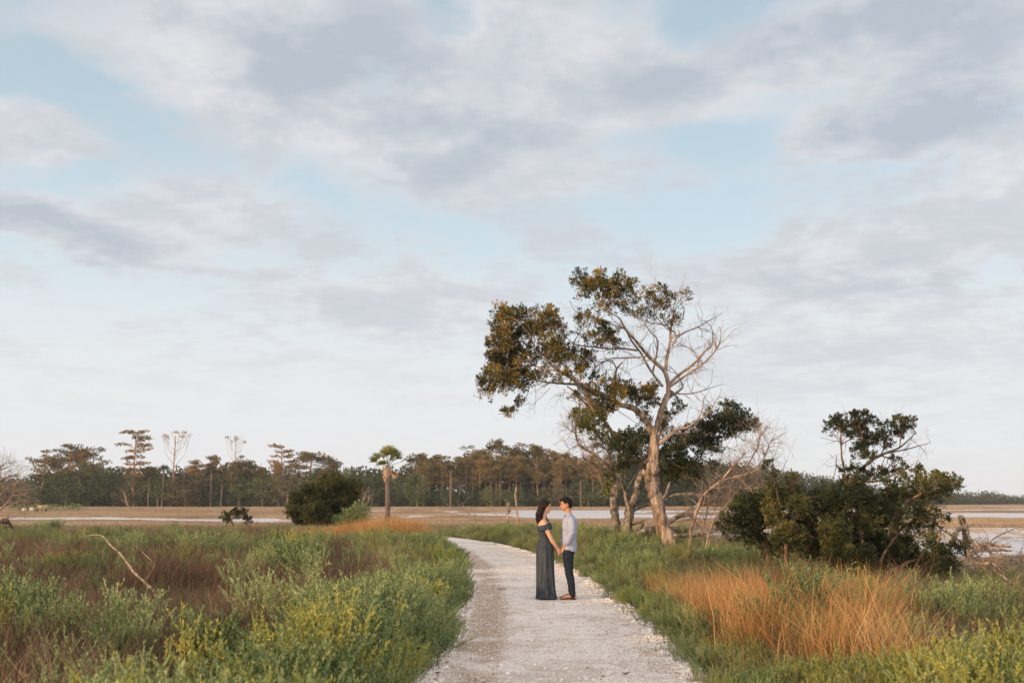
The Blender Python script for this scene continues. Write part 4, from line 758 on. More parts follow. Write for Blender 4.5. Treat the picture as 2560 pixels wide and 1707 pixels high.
log_thing('fallen_branch', RS, [(620, 560, 8), (720, 580, 12), (800, 660, 12), (850, 700, 6)], 28.5, -.6, 'deadwood', 'brown splintered branch hooked between the grey trunk and the stump', 'branch', 12, .4, seed=52, extra=[[(640, 590, 7), (680, 760, 8), (720, 880, 5)], [(440, 740, 8), (520, 860, 12), (590, 960, 9)], [(360, 900, 10), (480, 990, 16), (580, 1060, 12)]])
log_thing('dry_stalk', RS, [(1130, 1540, 12), (1165, 1320, 11), (1180, 1180, 8), (1250, 1080, 4)], 20, -.2, 'greytwig', 'tall thin dry stalk standing in front of the driftwood heap', 'stalk', 4, .3, seed=53)
# ---- left foreground dead branch
log_thing('dead_branch', R3, [(1420, 1610, 17), (1340, 1530, 15), (1230, 1430, 13), (1150, 1320, 12), (1080, 1240, 11), (1010, 1180, 10), (960, 1115, 9), (900, 1090, 7), (820, 1095, 5), (720, 1105, 2.5)], 14.2, 1.6, 'deadwood',
          'long curved bleached branch rising out of the brown reeds', 'branch', seed=60, extra=[[(1068, 1225, 5), (1078, 1180, 3), (1074, 1130, 1.6)], [(1240, 1180, 3), (1330, 1270, 3.5), (1410, 1340, 2)], [(1330, 1520, 5), (1400, 1400, 3.5), (1420, 1340, 1.5)]], smat='deadwood')
# ---- dead shrub and root at the left edge
T = Trace(42, 15); a = MB(); b_ = MB()
for pts in [[(-150, 950, 16), (0, 860, 12), (70, 790, 10), (120, 720, 8), (130, 640, 6), (200, 580, 3)], [(40, 850, 6), (130, 800, 5), (240, 760, 2)], [(110, 730, 5), (200, 720, 4), (250, 690, 2)], [(-150, 850, 14), (-60, 780, 9), (0, 720, 8), (60, 660, 5), (90, 600, 3)], [(-100, 700, 8), (0, 600, 7), (80, 550, 6), (150, 540, 3)],
            [(-100, 600, 6), (0, 500, 5), (60, 470, 3)], [(-120, 900, 10), (-50, 620, 8), (0, 480, 5), (40, 430, 2)]]: T.br(a, R3, pts, None, twigs=16, tl=1.1, tmb=b_, maxl=2, tr=.012)
root = empty('dead_shrub', (*P(*R3((-150, 980)), 42)[:2], 0), 'bare pale twiggy shrub reaching in over the marsh at the far left', 'dead shrub'); a.build('branches', M['greytwig'], root); b_.build('twigs', M['greytwig'], root)
log_thing('root_wad', R3, [(-40, 1000, 22), (20, 960, 26), (70, 970, 20), (110, 1030, 12)], 38, .4, 'redbark', 'reddish upturned root clump lying low at the left edge of the view', 'roots', 14, .5, seed=61, extra=[[(30, 980, 8), (40, 1050, 5)], [(60, 960, 6), (85, 920, 3)]])
# ---- small snags and fallen branches past the bend
log_thing('snag', RW, [(1690, 960, 42), (1680, 820, 34), (1668, 620, 24), (1655, 480, 20), (1640, 380, 18), (1632, 300, 24), (1640, 230, 22), (1650, 150, 10), (1658, 90, 4)], 58, .2, 'deadwood', 'tall slim bleached snag standing alone left of the woman', 'snag', seed=62, sides=10)
log_thing('snag', RW, [(1480, 860, 26), (1480, 700, 24), (1490, 560, 24), (1495, 480, 14), (1490, 420, 8)], 60, .2, 'deadwood', 'short split pale snag just left of the taller one', 'snag', seed=63, extra=[[(1500, 640, 14), (1540, 560, 16), (1510, 440, 7)], [(1490, 430, 8), (1450, 480, 6), (1430, 560, 3)], [(1500, 410, 6), (1430, 385, 5)]])
log_thing('fallen_branch', RW, [(870, 780, 14), (740, 680, 14), (620, 550, 10), (560, 500, 7), (490, 450, 5)], 66, 1, 'greytwig', 'fan of dead branches lying beyond the green bend of the path', 'branch', 8, 1.2, seed=64, extra=[[(700, 640, 7), (620, 520, 6), (580, 440, 4)], [(850, 770, 10), (700, 650, 5), (500, 685, 4)], [(900, 770, 7), (830, 640, 5), (770, 540, 3)], [(640, 570, 8), (400, 520, 7), (290, 490, 5), (260, 410, 4), (180, 345, 3)]])
log_thing('fallen_branch', RW, [(1350, 770, 10), (1290, 690, 7), (1200, 640, 6), (1110, 610, 3)], 64, .5, 'greytwig', 'thin arched dead branch left of the two snags', 'branch', 5, .8, seed=65)
# ---- round juniper bush, small shrub, palm
cedar_group('juniper_bush', 63, 36, (620, 1040), [[(620, 1060, 18), (640, 900, 14), (560, 740, 9), (480, 680, 5)], [(640, 960, 10), (760, 850, 7), (900, 820, 5), (960, 720, 3)], [(640, 980, 9), (480, 1000, 7), (380, 950, 5)]],
    [(600, 720, 110), (700, 660, 100), (500, 780, 110), (400, 850, 90), (550, 900, 120), (700, 850, 120), (820, 760, 90), (800, 680, 70), (640, 600, 60), (900, 700, 45), (450, 940, 80), (620, 980, 70), (780, 920, 70), (380, 760, 50), (340, 880, 40), (480, 690, 50), (720, 590, 40), (940, 640, 30), (880, 640, 40), (760, 610, 40), (560, 640, 40)],
    'juniper', 'large round dark juniper bush left of the palm', 1.5, .12, 'bush', cv=R4, tn=16, clump=.20, dsp=1.3, twmat='greytwig')
cedar_group('shrub', 61, 37, (900, 980), [[(900, 1040, 12), (930, 900, 8), (980, 780, 5), (1010, 700, 3)], [(950, 880, 6), (1020, 800, 4), (1040, 740, 2)], [(900, 1000, 8), (860, 900, 5)]],
    [(880, 930, 70), (960, 900, 60), (820, 960, 60), (980, 960, 40), (940, 850, 36), (740, 970, 50)], 'shrub', 'grey green shrub with bare upper twigs at the right foot of the round juniper', .8, .10, 'shrub', cv=R4, tn=22, clump=.2, dsp=.6, bark='greytwig', twmat='greytwig')
cedar_group('shrub', 60, 38, (2200, 1000), [[(2150, 1010, 8), (2120, 950, 6), (2200, 930, 5), (2280, 960, 3)], [(2260, 980, 6), (2250, 900, 4), (2200, 830, 3), (2180, 800, 2)]],
    [(2080, 920, 42), (2160, 880, 30), (2210, 900, 34), (2260, 940, 26), (2280, 970, 24), (2080, 960, 28), (2240, 880, 22), (2170, 910, 20)], 'cedar_dark', 'small dark gnarled shrub alone on the marsh left of the round juniper', 1.2, .09, 'shrub', cv=R3, tn=4, clump=.13, dsp=.2)
# palm
def fan(mb, c, d, size, rg, nl=22, droop=.12, span=1.35):
    d = d / np.linalg.norm(d); q = np.cross(d, [0, 0, 1.]); q /= np.linalg.norm(q) + 1e-9; w_ = np.cross(q, d); a0_ = rg.uniform(-1.1, 1.1); q, w_ = q * math.cos(a0_) + w_ * math.sin(a0_), w_ * math.cos(a0_) - q * math.sin(a0_)
    for a_ in np.linspace(-span, span, nl):
        e = d * math.cos(a_) + q * math.sin(a_) + w_ * (-abs(a_) * .12 + rg.normal() * .05); ln = size * (1 - .18 * abs(a_)) * rg.uniform(.9, 1.08)
        side = np.cross(e, w_); side /= np.linalg.norm(side) + 1e-9; wd = size * .055
        p0 = c; p1 = c + e * ln * .55; p2 = c + e * ln - np.array([0, 0, droop * ln * .5])
        mb.add([p0 - side * wd * .3, p0 + side * wd * .3, p1 + side * wd, p1 - side * wd, p2], [[0, 1, 2, 3]]); mb.f.append(np.array([[3, 2, 4]]) + mb.n - 5)
def palm(loc, H, rT, rF, label, group=None, nf=26, seed=1, dead=5):
    rg = np.random.default_rng(seed); r = empty('palm_tree', loc, label, 'palm', group); a = MB(); b_ = MB(); c_ = MB(); d_ = MB()
    zz = np.linspace(0, H, 22); a.tube(np.stack([loc[0] + .04 * np.sin(zz), np.full(22, loc[1]), zz], -1), rT * (1 + .10 * np.sin(zz * 19)), 14, .05); top = np.array([loc[0] + .04 * math.sin(H), loc[1], H])
    zz = np.linspace(-.95, .15, 9); b_.tube(top + np.stack([0 * zz, 0 * zz, zz], -1), rT * np.array([1.12, 1.35, 1.55, 1.6, 1.6, 1.6, 1.45, 1.2, .7]), 12, .1)
    for q in range(46):
        an = rg.uniform(0, 6.28); z_ = rg.uniform(-.9, .1); o_ = np.array([math.cos(an), math.sin(an), 0]); s0 = top + o_ * rT * 1.35 + [0, 0, z_]
        b_.tube([s0, s0 + o_ * .06 + [0, 0, .10], s0 + o_ * .14 + [0, 0, .24]], [.035, .03, .012], 4)
    for q in range(nf):
        an = q * 2.399; el = 1.5 - 1.30 * (q / nf); d = np.array([math.cos(an) * math.cos(el), math.sin(an) * math.cos(el), math.sin(el)])
        pl = rF * rg.uniform(.58, .76); e = top + d * pl; a0 = top + [0, 0, .1]; c_.tube([a0, (a0 + e) / 2 + [0, 0, .03], e], [.018, .014, .012], 4, caps=False)
        fan(c_, e, d + np.array([0, 0, .12]), rF * .54, rg, 16, .05, .95)
    for q in range(dead):
        an = -.6 + q * .5; d = np.array([math.cos(an), math.sin(an), -.5 - .5 * rg.random()]); e = top + d * rF * .28; fan(d_, e, d + [.5, 0, -.1], rF * .36, rg, 12, .4, .6)
        d_.tube([top, e], [.015, .012], 4, caps=False)
    a.build('trunk', M['palmbark'], r); b_.build('boots', M['boots'], r); c_.build('crown', M['palmleaf'], r)
    if d_.n: d_.build('dead_fronds', M['palmdead'], r)
    return r
pp = P(967, 1305, 72.0); palm((pp[0], pp[1], 0), 4.0, .185, 1.45, 'lone cabbage palm with a fan crown standing in the middle of the marsh', seed=4, dead=3, nf=16)
# ------------------------------------------------------------------ far woods
rf = np.random.default_rng(77)
def clumpy(mb, centres, r, n, leaf, rg, flat=.6, width=.7, up=.3):
    for c, rr_ in zip(centres, r):
        k_ = max(6, int(n * rr_ ** 2)); v = rg.normal(size=(k_, 3)); v /= np.linalg.norm(v, axis=1)[:, None]; v *= (rg.random(k_) ** .35)[:, None] * rr_; v[:, 2] *= flat
        mb.leaves(np.asarray(c) + v, leaf, rg, width, up, dirs=v / rr_)
def pine_parts(H, cw, style, rg):
    tr = MB(); cr = MB(); zz = np.linspace(0, H * .95, 9); bend = np.cumsum(rg.normal(size=(9, 2)) * .10, axis=0); bend -= bend[0]
    tp = np.stack([bend[:, 0], bend[:, 1], zz], -1); tr.tube(tp, np.linspace(.30, .10, 9), 7, .05, caps=False)
    c, r = [], []
    if style == 'layered':
        lv = np.linspace(.42, 1.0, 8)
        for q, f in enumerate(lv):
            for k_ in range(3):
                an = rg.uniform(0, 6.28); ln = cw * .5 * (1.05 - .35 * abs(f - .75)) * rg.uniform(.35, 1); p = np.array([np.interp(f * H, zz, tp[:, 0]), np.interp(f * H, zz, tp[:, 1]), f * H * .96]); e = p + np.array([math.cos(an) * ln, math.sin(an) * ln, ln * .18])
                tr.tube([p - [0, 0, ln * .15], (p + e) / 2, e], [.10, .06, .03], 4, caps=False)
                for u_ in (.5, .75, 1.0): c.append(p + (e - p) * u_ + rg.normal(size=3) * .2); r.append(rg.uniform(.55, 1.0))
        clumpy(cr, c, r, 60, .42, rg, .38)
    elif style == 'sparse':
        for k_ in range(9):
            an = k_ * 2.4; f = .52 + .05 * k_ * .8; p = np.array([np.interp(f * H, zz, tp[:, 0]), np.interp(f * H, zz, tp[:, 1]), f * H]); ln = cw * .5 * rg.uniform(.7, 1.1)
            e = np.array([math.cos(an) * ln, math.sin(an) * ln, H * rg.uniform(.9, 1.0)]); m_ = (p + e) / 2 + np.array([math.cos(an), math.sin(an), -.8]) * ln * .22; tr.tube([p, m_, e], [.07, .04, .02], 4, caps=False)
            for u_ in range(4): g_ = rg.normal(size=3) * .7 + [0, 0, .6]; tr.tube([m_ + (e - m_) * rg.random(), e + g_ * rg.uniform(.5, 1)], [.03, .015], 3, caps=False)
            if k_ % 2 == 0: c.append(e); r.append(rg.uniform(.6, 1.0))
        c.append([0, 0, H * .98]); r.append(.9); clumpy(cr, c, r, 46, .40, rg, .4)
    else:
        nb = 34
        for k_ in range(nb):
            f = rg.uniform(.46, .98); an = rg.uniform(0, 6.28); ln = cw * .5 * math.sqrt(max(.03, 1 - ((f - .68) / .32) ** 2)) * rg.uniform(.5, 1.0); p = np.array([np.interp(f * H, zz, tp[:, 0]), np.interp(f * H, zz, tp[:, 1]), f * H * .92]); e = p + np.array([math.cos(an) * ln, math.sin(an) * ln, ln * .35])
            tr.tube([p, e], [.09, .03], 4, caps=False)
            for u_ in (.55, 1.0): c.append(p + (e - p) * u_ + rg.normal(size=3) * .25); r.append(rg.uniform(.7, 1.25))
        clumpy(cr, c, r, 42, .44, rg, .5)
    return tr, cr
def oak_parts(H, Wd, rg, leaf=.5):
    tr = MB(); cr = MB(); tr.tube([[0, 0, 0], [.2, 0, H * .25], [.1, .1, H * .5]], [.5, .4, .28], 7, .1)
    for k_ in range(6): an = k_ * 1.05; tr.tube([[.15, .05, H * .3], [math.cos(an) * Wd * .3, math.sin(an) * Wd * .3, H * .6]], [.25, .08], 5, caps=False)
    c, r = [], []
    for k_ in range(70):
        v = rg.normal(size=3); v /= np.linalg.norm(v); v *= rg.random() ** .3; c.append([v[0] * Wd * .46, v[1] * Wd * .46, H * .50 + v[2] * H * .47]); r.append(rg.uniform(.8, 1.6))
    clumpy(cr, c, r, 30, leaf, rg, .8); return tr, cr
def fpalm_parts(H, rg):
    tr = MB(); cr = MB(); tr.tube([[0, 0, 0], [.1, 0, H * .5], [0, 0, H]], [.26, .24, .26], 7, caps=False); top = np.array([0, 0, H])
    for q in range(22):
        an = q * 2.4; el = 1.3 - 1.7 * (q / 22); d = np.array([math.cos(an) * math.cos(el), math.sin(an) * math.cos(el), math.sin(el)]); fan(cr, top + d * .9, d, 1.1, rg, 9)
    return tr, cr
PR = {}
for st, n_ in (('layered', 2), ('sparse', 2), ('round', 5)):
    PR[st] = []
    for q in range(n_): a, b_ = pine_parts(20, 8.5, st, rf); PR[st].append((a.mesh('trunk', M['pinebark']), b_.mesh('crown', M['pineleaf'], False), 20., 8.5))
PR['oak'] = []
for q in range(5):
    a, b_ = oak_parts(11, 14, rf); PR['oak'].append((a.mesh('trunk', M['oakbark']), b_.mesh('crown', M['oakfar'] if q else M['oliveleaf'], False), 11., 14.))
PR['palm'] = []
for q in range(2): a, b_ = fpalm_parts(8, rf); PR['palm'].append((a.mesh('trunk', M['palmbark']), b_.mesh('crown', M['farleaf'], False), 8.6, 3.6))
ORD = ['nearest', 'second', 'third', 'fourth', 'fifth', 'sixth', 'seventh', 'eighth', 'ninth', 'tenth', 'eleventh', 'twelfth', 'thirteenth', 'fourteenth', 'fifteenth', 'sixteenth', 'seventeenth', 'eighteenth', 'nineteenth', 'twentieth', 'twenty first', 'twenty second', 'twenty third', 'twenty fourth', 'twenty fifth', 'twenty sixth', 'twenty seventh', 'twenty eighth', 'twenty ninth', 'thirtieth']
def far_tree(name, kind, px, ytop, wpx, Y, label, cat, group):
    var = PR[kind]; me_t, me_c, H0, W0 = var[rf.integers(len(var))]
    p = P(px, ytop, Y); H = p[2] + .15; Wd = wpx * Y / F
    r = empty(name, (p[0], p[1], -.15), label, cat, group); rz = rf.uniform(0, 6.28); r.rotation_euler = (0, 0, rz); r.scale = (Wd / W0, Wd / W0, H / H0)
    for nm, me in (('trunk', me_t), ('crown', me_c)):
        c = bpy.data.objects.new(nm, me); sc.collection.objects.link(c); c.parent = r
NAMED = [('layered', 345, 1078, 95, 295, 'tall open pine with flat stacked tiers, first giant in from the left'), ('sparse', 440, 1078, 75, 295, 'tall thin pine splayed like a wineglass, beside the tiered pine'),
         ('sparse', 590, 1090, 45, 296, 'very slim half bare pine sticking up from the middle of the left woods'), ('layered', 705, 1113, 75, 298, 'tiered feathery pine just left of the broad crowned pine'),
         ('round', 780, 1122, 120, 296, 'broad crowned brown pine above the round juniper'), ('round', 115, 1116, 85, 300, 'leftmost rounded pine of the clump against the left sky'),
         ('round', 178, 1100, 85, 298, 'tallest pine of the clump at the left, orange brown crown'), ('round', 232, 1105, 70, 300, 'right hand pine of the clump at the left with an arching limb')]
for k_, px, yt, wd, Y, lb_ in NAMED: far_tree('pine_tree', k_, px, yt, wd, Y, lb_, 'pine', 'pines rising over the far woods')
LP = [(140, 1140, 55), (205, 1112, 60), (495, 1142, 60), (545, 1130, 65), (580, 1145, 60), (625, 1142, 60), (655, 1160, 50), (830, 1140, 60), (480, 1165, 60), (700, 1150, 60), (380, 1160, 60), (610, 1130, 45)]
for q, (px, yt, wd) in enumerate(sorted(LP, key=lambda a_: -a_[0])):
    far_tree('pine_tree', 'round', px, yt, wd, 300 + rf.uniform(-4, 8), 'brown crowned pine in the left woods, %s left of the broad crowned pine' % ORD[q], 'pine', 'pines rising over the far woods')
RP = [(1045, 1128, 75), (1075, 1140, 75), (1105, 1126, 85), (1150, 1132, 80), (1183, 1106, 70), (1215, 1112, 75), (1240, 1092, 60), (1272, 1104, 70), (1300, 1094, 75), (1330, 1098, 75), (1358, 1106, 75), (1385, 1120, 70), (1415, 1126, 70), (1445, 1134, 75), (1480, 1130, 75), (1515, 1128, 70), (1560, 1138, 80), (1610, 1140, 80), (1660, 1148, 80), (1720, 1150, 80), (1780, 1160, 80)]
for q, (px, yt, wd) in enumerate(RP):
    far_tree('pine_tree', 'round', px, yt + rf.uniform(-3, 3), wd, 292 + rf.uniform(-6, 10) + max(0, px - 1500) * .25, 'sunlit pine of the grove, %s right of the palm' % ORD[q], 'pine', 'pines rising over the far woods')
RP2 = [(1060, 1150), (1130, 1150), (1200, 1140), (1250, 1135), (1290, 1130), (1345, 1135), (1400, 1142), (1460, 1150), (1228, 1128), (1165, 1138)]
for q, (px, yt) in enumerate(RP2): far_tree('pine_tree', 'round', px, yt, 60, 285 + rf.uniform(-3, 3), 'lower pine with bare orange trunk before the grove, %s right of the palm' % ORD[q], 'pine', 'low pines before the grove')
OK_ = [(20, 1200, 100), (95, 1185, 90), (170, 1180, 100), (225, 1155, 120), (290, 1172, 100), (330, 1190, 80), (400, 1185, 90), (470, 1180, 110), (530, 1185, 90), (600, 1195, 90), (660, 1190, 90), (720, 1180, 100), (800, 1175, 110), (870, 1172, 110), (930, 1182, 100), (985, 1190, 70)]
for q, (px, yt, wd) in enumerate(sorted(OK_, key=lambda a_: -a_[0])):
    far_tree('oak_tree', 'oak', px, yt, wd * 1.15, 276 + rf.uniform(-5, 5), 'rounded dull green oak at the front of the left woods, %s left of the palm' % ORD[q], 'oak', 'oaks along the front of the woods')
OK2 = [(1045, 1178, 75), (1110, 1215, 70), (1170, 1205, 80), (1230, 1210, 70), (1290, 1215, 70), (1345, 1218, 70), (1400, 1208, 90), (1470, 1198, 120), (1550, 1205, 110), (1620, 1210, 100), (1700, 1205, 110), (1780, 1200, 110), (1860, 1195, 100)]
for q, (px, yt, wd) in enumerate(OK2):
    far_tree('oak_tree', 'oak', px, yt, wd, 278 + rf.uniform(-4, 4) + max(0, px - 1500) * .3, 'low dark green oak in front of the pine grove, %s right of the palm' % ORD[q], 'oak', 'oaks along the front of the woods')
for q, (px, yt, lb_) in enumerate([(1127, 1172, 'far palm with a visible pale trunk, first one right of the near palm'), (1452, 1196, 'far palm above the man, before the pine grove'), (410, 1172, 'far palm with a thin pale trunk under the wineglass pine'),
        (375, 1188, 'far palm half hidden under the tiered pine'), (555, 1205, 'far palm at the marsh edge below the slim half bare pine'), (530, 1174, 'far palm in the shade left of the slim half bare pine'), (700, 1205, 'far palm under the tiered feathery pine')]):
    far_tree('palm_tree', 'palm', px, yt, 30, 274, lb_, 'palm', 'palms along the front of the woods')
for q, (px, yt, lb_) in enumerate([(30, 1160, 'pointed dark conifer at the far left, left of the sky gap'), (66, 1168, 'pointed dark conifer just right of the sky gap at the left')]): pass
# woods backing: a belt of trees behind the front rows that reads as one mass
prof = [(-900, 1180), (0, 1190), (50, 1192), (56, 1215), (66, 1200), (100, 1180), (240, 1165), (450, 1172), (640, 1160), (700, 1180), (860, 1168), (1000, 1172), (1060, 1160), (1250, 1140), (1400, 1150), (1600, 1150), (1750, 1150), (1850, 1155), (1940, 1170), (2080, 1192), (2200, 1215), (2350, 1224), (2560, 1236), (3400, 1240)]
base = [(-900, 300), (1600, 300), (1750, 320), (1900, 380), (2080, 460), (2300, 560), (2560, 680), (3400, 800)]
px_ = rf.uniform(-900, 3400, 2400); Yb = np.interp(px_, *zip(*base)) + rf.random(2400) * 22; yt = np.interp(px_, *zip(*prof)) + np.abs(rf.normal(size=2400)) * 4 + rf.random(2400) * 34 * (300 / Yb)
me_b = MB()
for px, Y, t_ in zip(px_, Yb, yt):
    p = P(px, t_, Y); H = max(2.5, p[2]); k_ = Y / 300
    for z_ in np.arange(.6, H, 1.9): clumpy(me_b, [[p[0] + rf.normal() * 1.2, p[1] + rf.normal() * 1.2, min(z_ + rf.random() * .8, H - .8)]], [2.1 * (k_ ** .5)], 3.4, .95, rf, .75)
o = me_b.build('woods', M['farleaf'], smooth=False); tag(o, 'dense dark wall of far woods behind the separate trees, thinning out to the right', 'woods', kind='stuff')
# underbrush at the foot of the woods
ub = MB()
for q in range(2600):
    px = rf.uniform(-500, 2900); Y = np.interp(px, *zip(*base)) - rf.uniform(4, 14); p = P(px, 1254, Y); clumpy(ub, [[p[0], p[1], .5 + rf.random() * 1.6]], [rf.uniform(1.2, 2.4)], 9, .55, rf, .8)
o = ub.build('underbrush', M['farleaf'], smooth=False); tag(o, 'dark scrub along the foot of the far woods', 'scrub', kind='stuff')
for (px, py, Y, wd, hh, lb_) in [(52, 1268, 168, 10, .9, 'left hand low green bush before the pale boards'), (105, 1266, 178, 12, .8, 'low green bush behind the yellow bench'), (132, 1267, 176, 11, .8, 'low green bush between the yellow bench and the sandy track'), (185, 1265, 178, 13, .9, 'low bright green bush right of the sandy track')]:
    a = MB(); p = P(px, 1254, Y); st = MB(); st.tube([[p[0], p[1], 0], [p[0], p[1], hh]], [.06, .03], 5)
    clumpy(a, [[p[0] + dx * .9, p[1], hh * .6 + rf.random() * .3] for dx in np.linspace(-1.3, 1.3, 6)], [.75] * 6, 90, .22, rf, .7)
    r = empty('bush', (p[0], p[1], 0), lb_, 'bush', 'low bushes at the far marsh edge'); a.build('foliage', M['shrub'], r); st.build('stem', M['redbark'], r)
# boardwalk end and bench, far left
mw = surf_mat('pale_green_board', [(.3, (.30, .34, .27)), (.7, (.42, .45, .37))], 2, (1, 1, 1), 0); my = surf_mat('yellow_board', [(.3, (.38, .30, .14)), (.7, (.55, .45, .24))], 2, (1, 1, 1), 0); md = surf_mat('dark_post', [(.3, (.03, .035, .03)), (.7, (.07, .07, .06))], 2, (1, 1, 1), 0)
def q3(zx, zy): return (zx * .1276, 1150 + zy * .1276)
p = P(*q3(560, 1010), 165); r = empty('board_fence', (p[0], p[1], 0), 'two pale green board panels between posts at the far left marsh edge', 'fence')
for (x0, x1, y0, y1) in [(420, 535, 945, 1015), (560, 685, 935, 1015)]:
    a = P(*q3(x0, y1), 165); c = P(*q3(x1, y0), 165); g_ = MB(); hgt = c[2] - a[2]; g_.box(((a[0] + c[0]) / 2, a[1], hgt / 2 + .05), ((c[0] - a[0]) / 2, .05, hgt / 2)); g_.build('panel', mw, r)
for x0, hh, mt in [(395, .95, 'redbark'), (547, .95, None), (695, 1.15, None)]:
    a = P(*q3(x0, 1000), 165); g_ = MB(); g_.tube([[a[0], a[1] - .1, 0], [a[0], a[1] - .1, hh]], [.10, .09], 8); g_.build('post', M[mt] if mt else md, r)
a = P(*q3(715, 960), 163); c = P(*q3(925, 905), 163); r = empty('picnic_bench', ((a[0] + c[0]) / 2, a[1], 0), 'yellow slatted wooden bench beside the pale green boards', 'bench'); w_ = (c[0] - a[0]) / 2; xm = (a[0] + c[0]) / 2
g_ = MB()
for q in range(5): g_.box((xm, a[1] + q * .12, .80 + q * .07), (w_, .05, .02))
g_.build('backrest', my, r); g_ = MB(); g_.box((xm, a[1] - .1, .62), (w_, .2, .03)); g_.build('seat', my, r)
for sx in (-.8, .8): g_ = MB(); g_.box((xm + sx * w_, a[1], .30), (.06, .2, .30)); g_.build('leg', md, r)
mb = MB(); tk = [g_at(*q) for q in [(250, 1277), (190, 1274.5), (168, 1270), (152, 1266.5), (160, 1266), (176, 1269.5), (205, 1273.5), (270, 1276)]]
mb.add([(x_, y_, .03) for x_, y_ in tk[:4]] + [(x_, y_, .03) for x_, y_ in tk[4:]], [[0, 1, 6, 7], [1, 2, 5, 6], [2, 3, 4, 5]]); o = mb.build('sand_track', M['sand']); tag(o, 'pale sandy track curving out of the far left woods', 'track', kind='structure')
log_thing('snag', R3, [(1190, 855, 6), (1165, 800, 7), (1150, 740, 5), (1130, 680, 2)], 200, 0, 'greytwig', 'grey dead snag with splayed arms before the left woods', 'snag', 4, 3, seed=80, extra=[[(1225, 855, 4), (1230, 810, 2)], [(1165, 800, 4), (1120, 770, 2)], [(1150, 760, 4), (1185, 720, 2)]])
for sx, hh, lb_ in ((1450, 2.4, 'left one of two small pale stumps on the far marsh'), (1482, 2.8, 'right one of two small pale stumps on the far marsh')):
    log_thing('stump', R3, [(sx, 858, 6), (sx + 2, 845, 7), (sx - 2, 828, 5)], 210, 0, 'deadwood', lb_, 'stump', seed=81 + sx)
# ------------------------------------------------------------------ people
def flat_mat(name, col, rough=.6, spec=.3, sss=0, pat=None):
    m, t, o = mat_base(name); b = t.nodes.new('ShaderNodeBsdfPrincipled'); b.inputs['Base Color'].default_value = (*col, 1); b.inputs['Roughness'].default_value = rough; b.inputs['Specular IOR Level'].default_value = spec
    tc_ = t.nodes.new('ShaderNodeTexCoord')
    if sss: b.inputs['Subsurface Weight'].default_value = sss; b.inputs['Subsurface Radius'].default_value = (.02, .008, .004); b.inputs['Subsurface Scale'].default_value = .5
    if pat == 'dots':
        v = t.nodes.new('ShaderNodeTexVoronoi'); v.inputs['Scale'].default_value = 62; v.inputs['Randomness'].default_value = .12; t.links.new(tc_.outputs['Object'], v.inputs['Vector'])
        t.links.new(mix_n(t, smooth_n(t, v.outputs['Distance'], .30, .18), (*col, 1), (.20, .185, .17, 1)), b.inputs['Base Color'])
    elif pat == 'cloth':
        n_ = noise(t, tc_.outputs['Object'], 9, 4, .6); t.links.new(mix_n(t, n_, tuple(c * .82 for c in col), tuple(min(1, c * 1.12) for c in col)), b.inputs['Base Color'])
    elif pat == 'denim':
        n_ = noise(t, tc_.outputs['Object'], 60, 3, .6); t.links.new(mix_n(t, n_, tuple(c * .6 for c in col), tuple(c * 1.5 for c in col)), b.inputs['Base Color'])
    elif pat == 'hair':
        mp = t.nodes.new('ShaderNodeMapping'); mp.inputs[3].default_value = (60, 60, 6); t.links.new(tc_.outputs['Object'], mp.inputs[0])
        n_ = noise(t, mp.outputs[0], 1.5, 3, .6); t.links.new(mix_n(t, n_, tuple(c * .5 for c in col), tuple(c * 2.0 for c in col)), b.inputs['Base Color'])
        bp = t.nodes.new('ShaderNodeBump'); bp.inputs['Strength'].default_value = .8; bp.inputs['Distance'].default_value = .01; t.links.new(n_, bp.inputs['Height']); t.links.new(bp.outputs[0], b.inputs['Normal'])
    if pat in ('dots', 'cloth', 'denim'):
        bp = t.nodes.new('ShaderNodeBump'); bp.inputs['Strength'].default_value = .5; bp.inputs['Distance'].default_value = .02; t.links.new(noise(t, tc_.outputs['Object'], 11, 5, .6, .8), bp.inputs['Height']); t.links.new(bp.outputs[0], b.inputs['Normal'])
    t.links.new(b.outputs[0], o.inputs[0]); return m
SKW = flat_mat('skin_light', (.52, .31, .205), .5, .35, .12); SKM = flat_mat('skin_tan', (.42, .22, .13), .5, .35, .12)
DRS = flat_mat('dotted_dress', (.028, .038, .048), .85, .15, 0, 'dots'); DRP = flat_mat('dress_cloth', (.028, .042, .055), .85, .15, 0, 'dots')
SHT = flat_mat('pale_blue_shirt', (.30, .335, .43), .85, .15, 0, 'cloth'); JNS = flat_mat('dark_denim', (.012, .018, .030), .85, .15, 0, 'denim')
HRW = flat_mat('dark_brown_hair', (.009, .005, .004), .6, .15, 0, 'hair'); HRM = flat_mat('black_hair', (.006, .005, .005), .6, .15, 0, 'hair')
EYE = flat_mat('dark_eye', (.012, .009, .008), .25, .5); EYW = flat_mat('eye_white', (.7, .68, .65), .3, .4); LIP = flat_mat('lips', (.42, .15, .12), .45, .4); BRW = flat_mat('eyebrow', (.015, .010, .008), .8, .1)
RED = flat_mat('red_leather', (.60, .025, .02), .45, .4); BRN = flat_mat('brown_leather', (.14, .055, .03), .6, .3); TNS = flat_mat('sandal_sole', (.10, .05, .03), .8, .2)
def cap(mb, pts, rad, sides=14, ell=None): mb.tube(pts, rad, sides, round_caps=True, ell=ell)
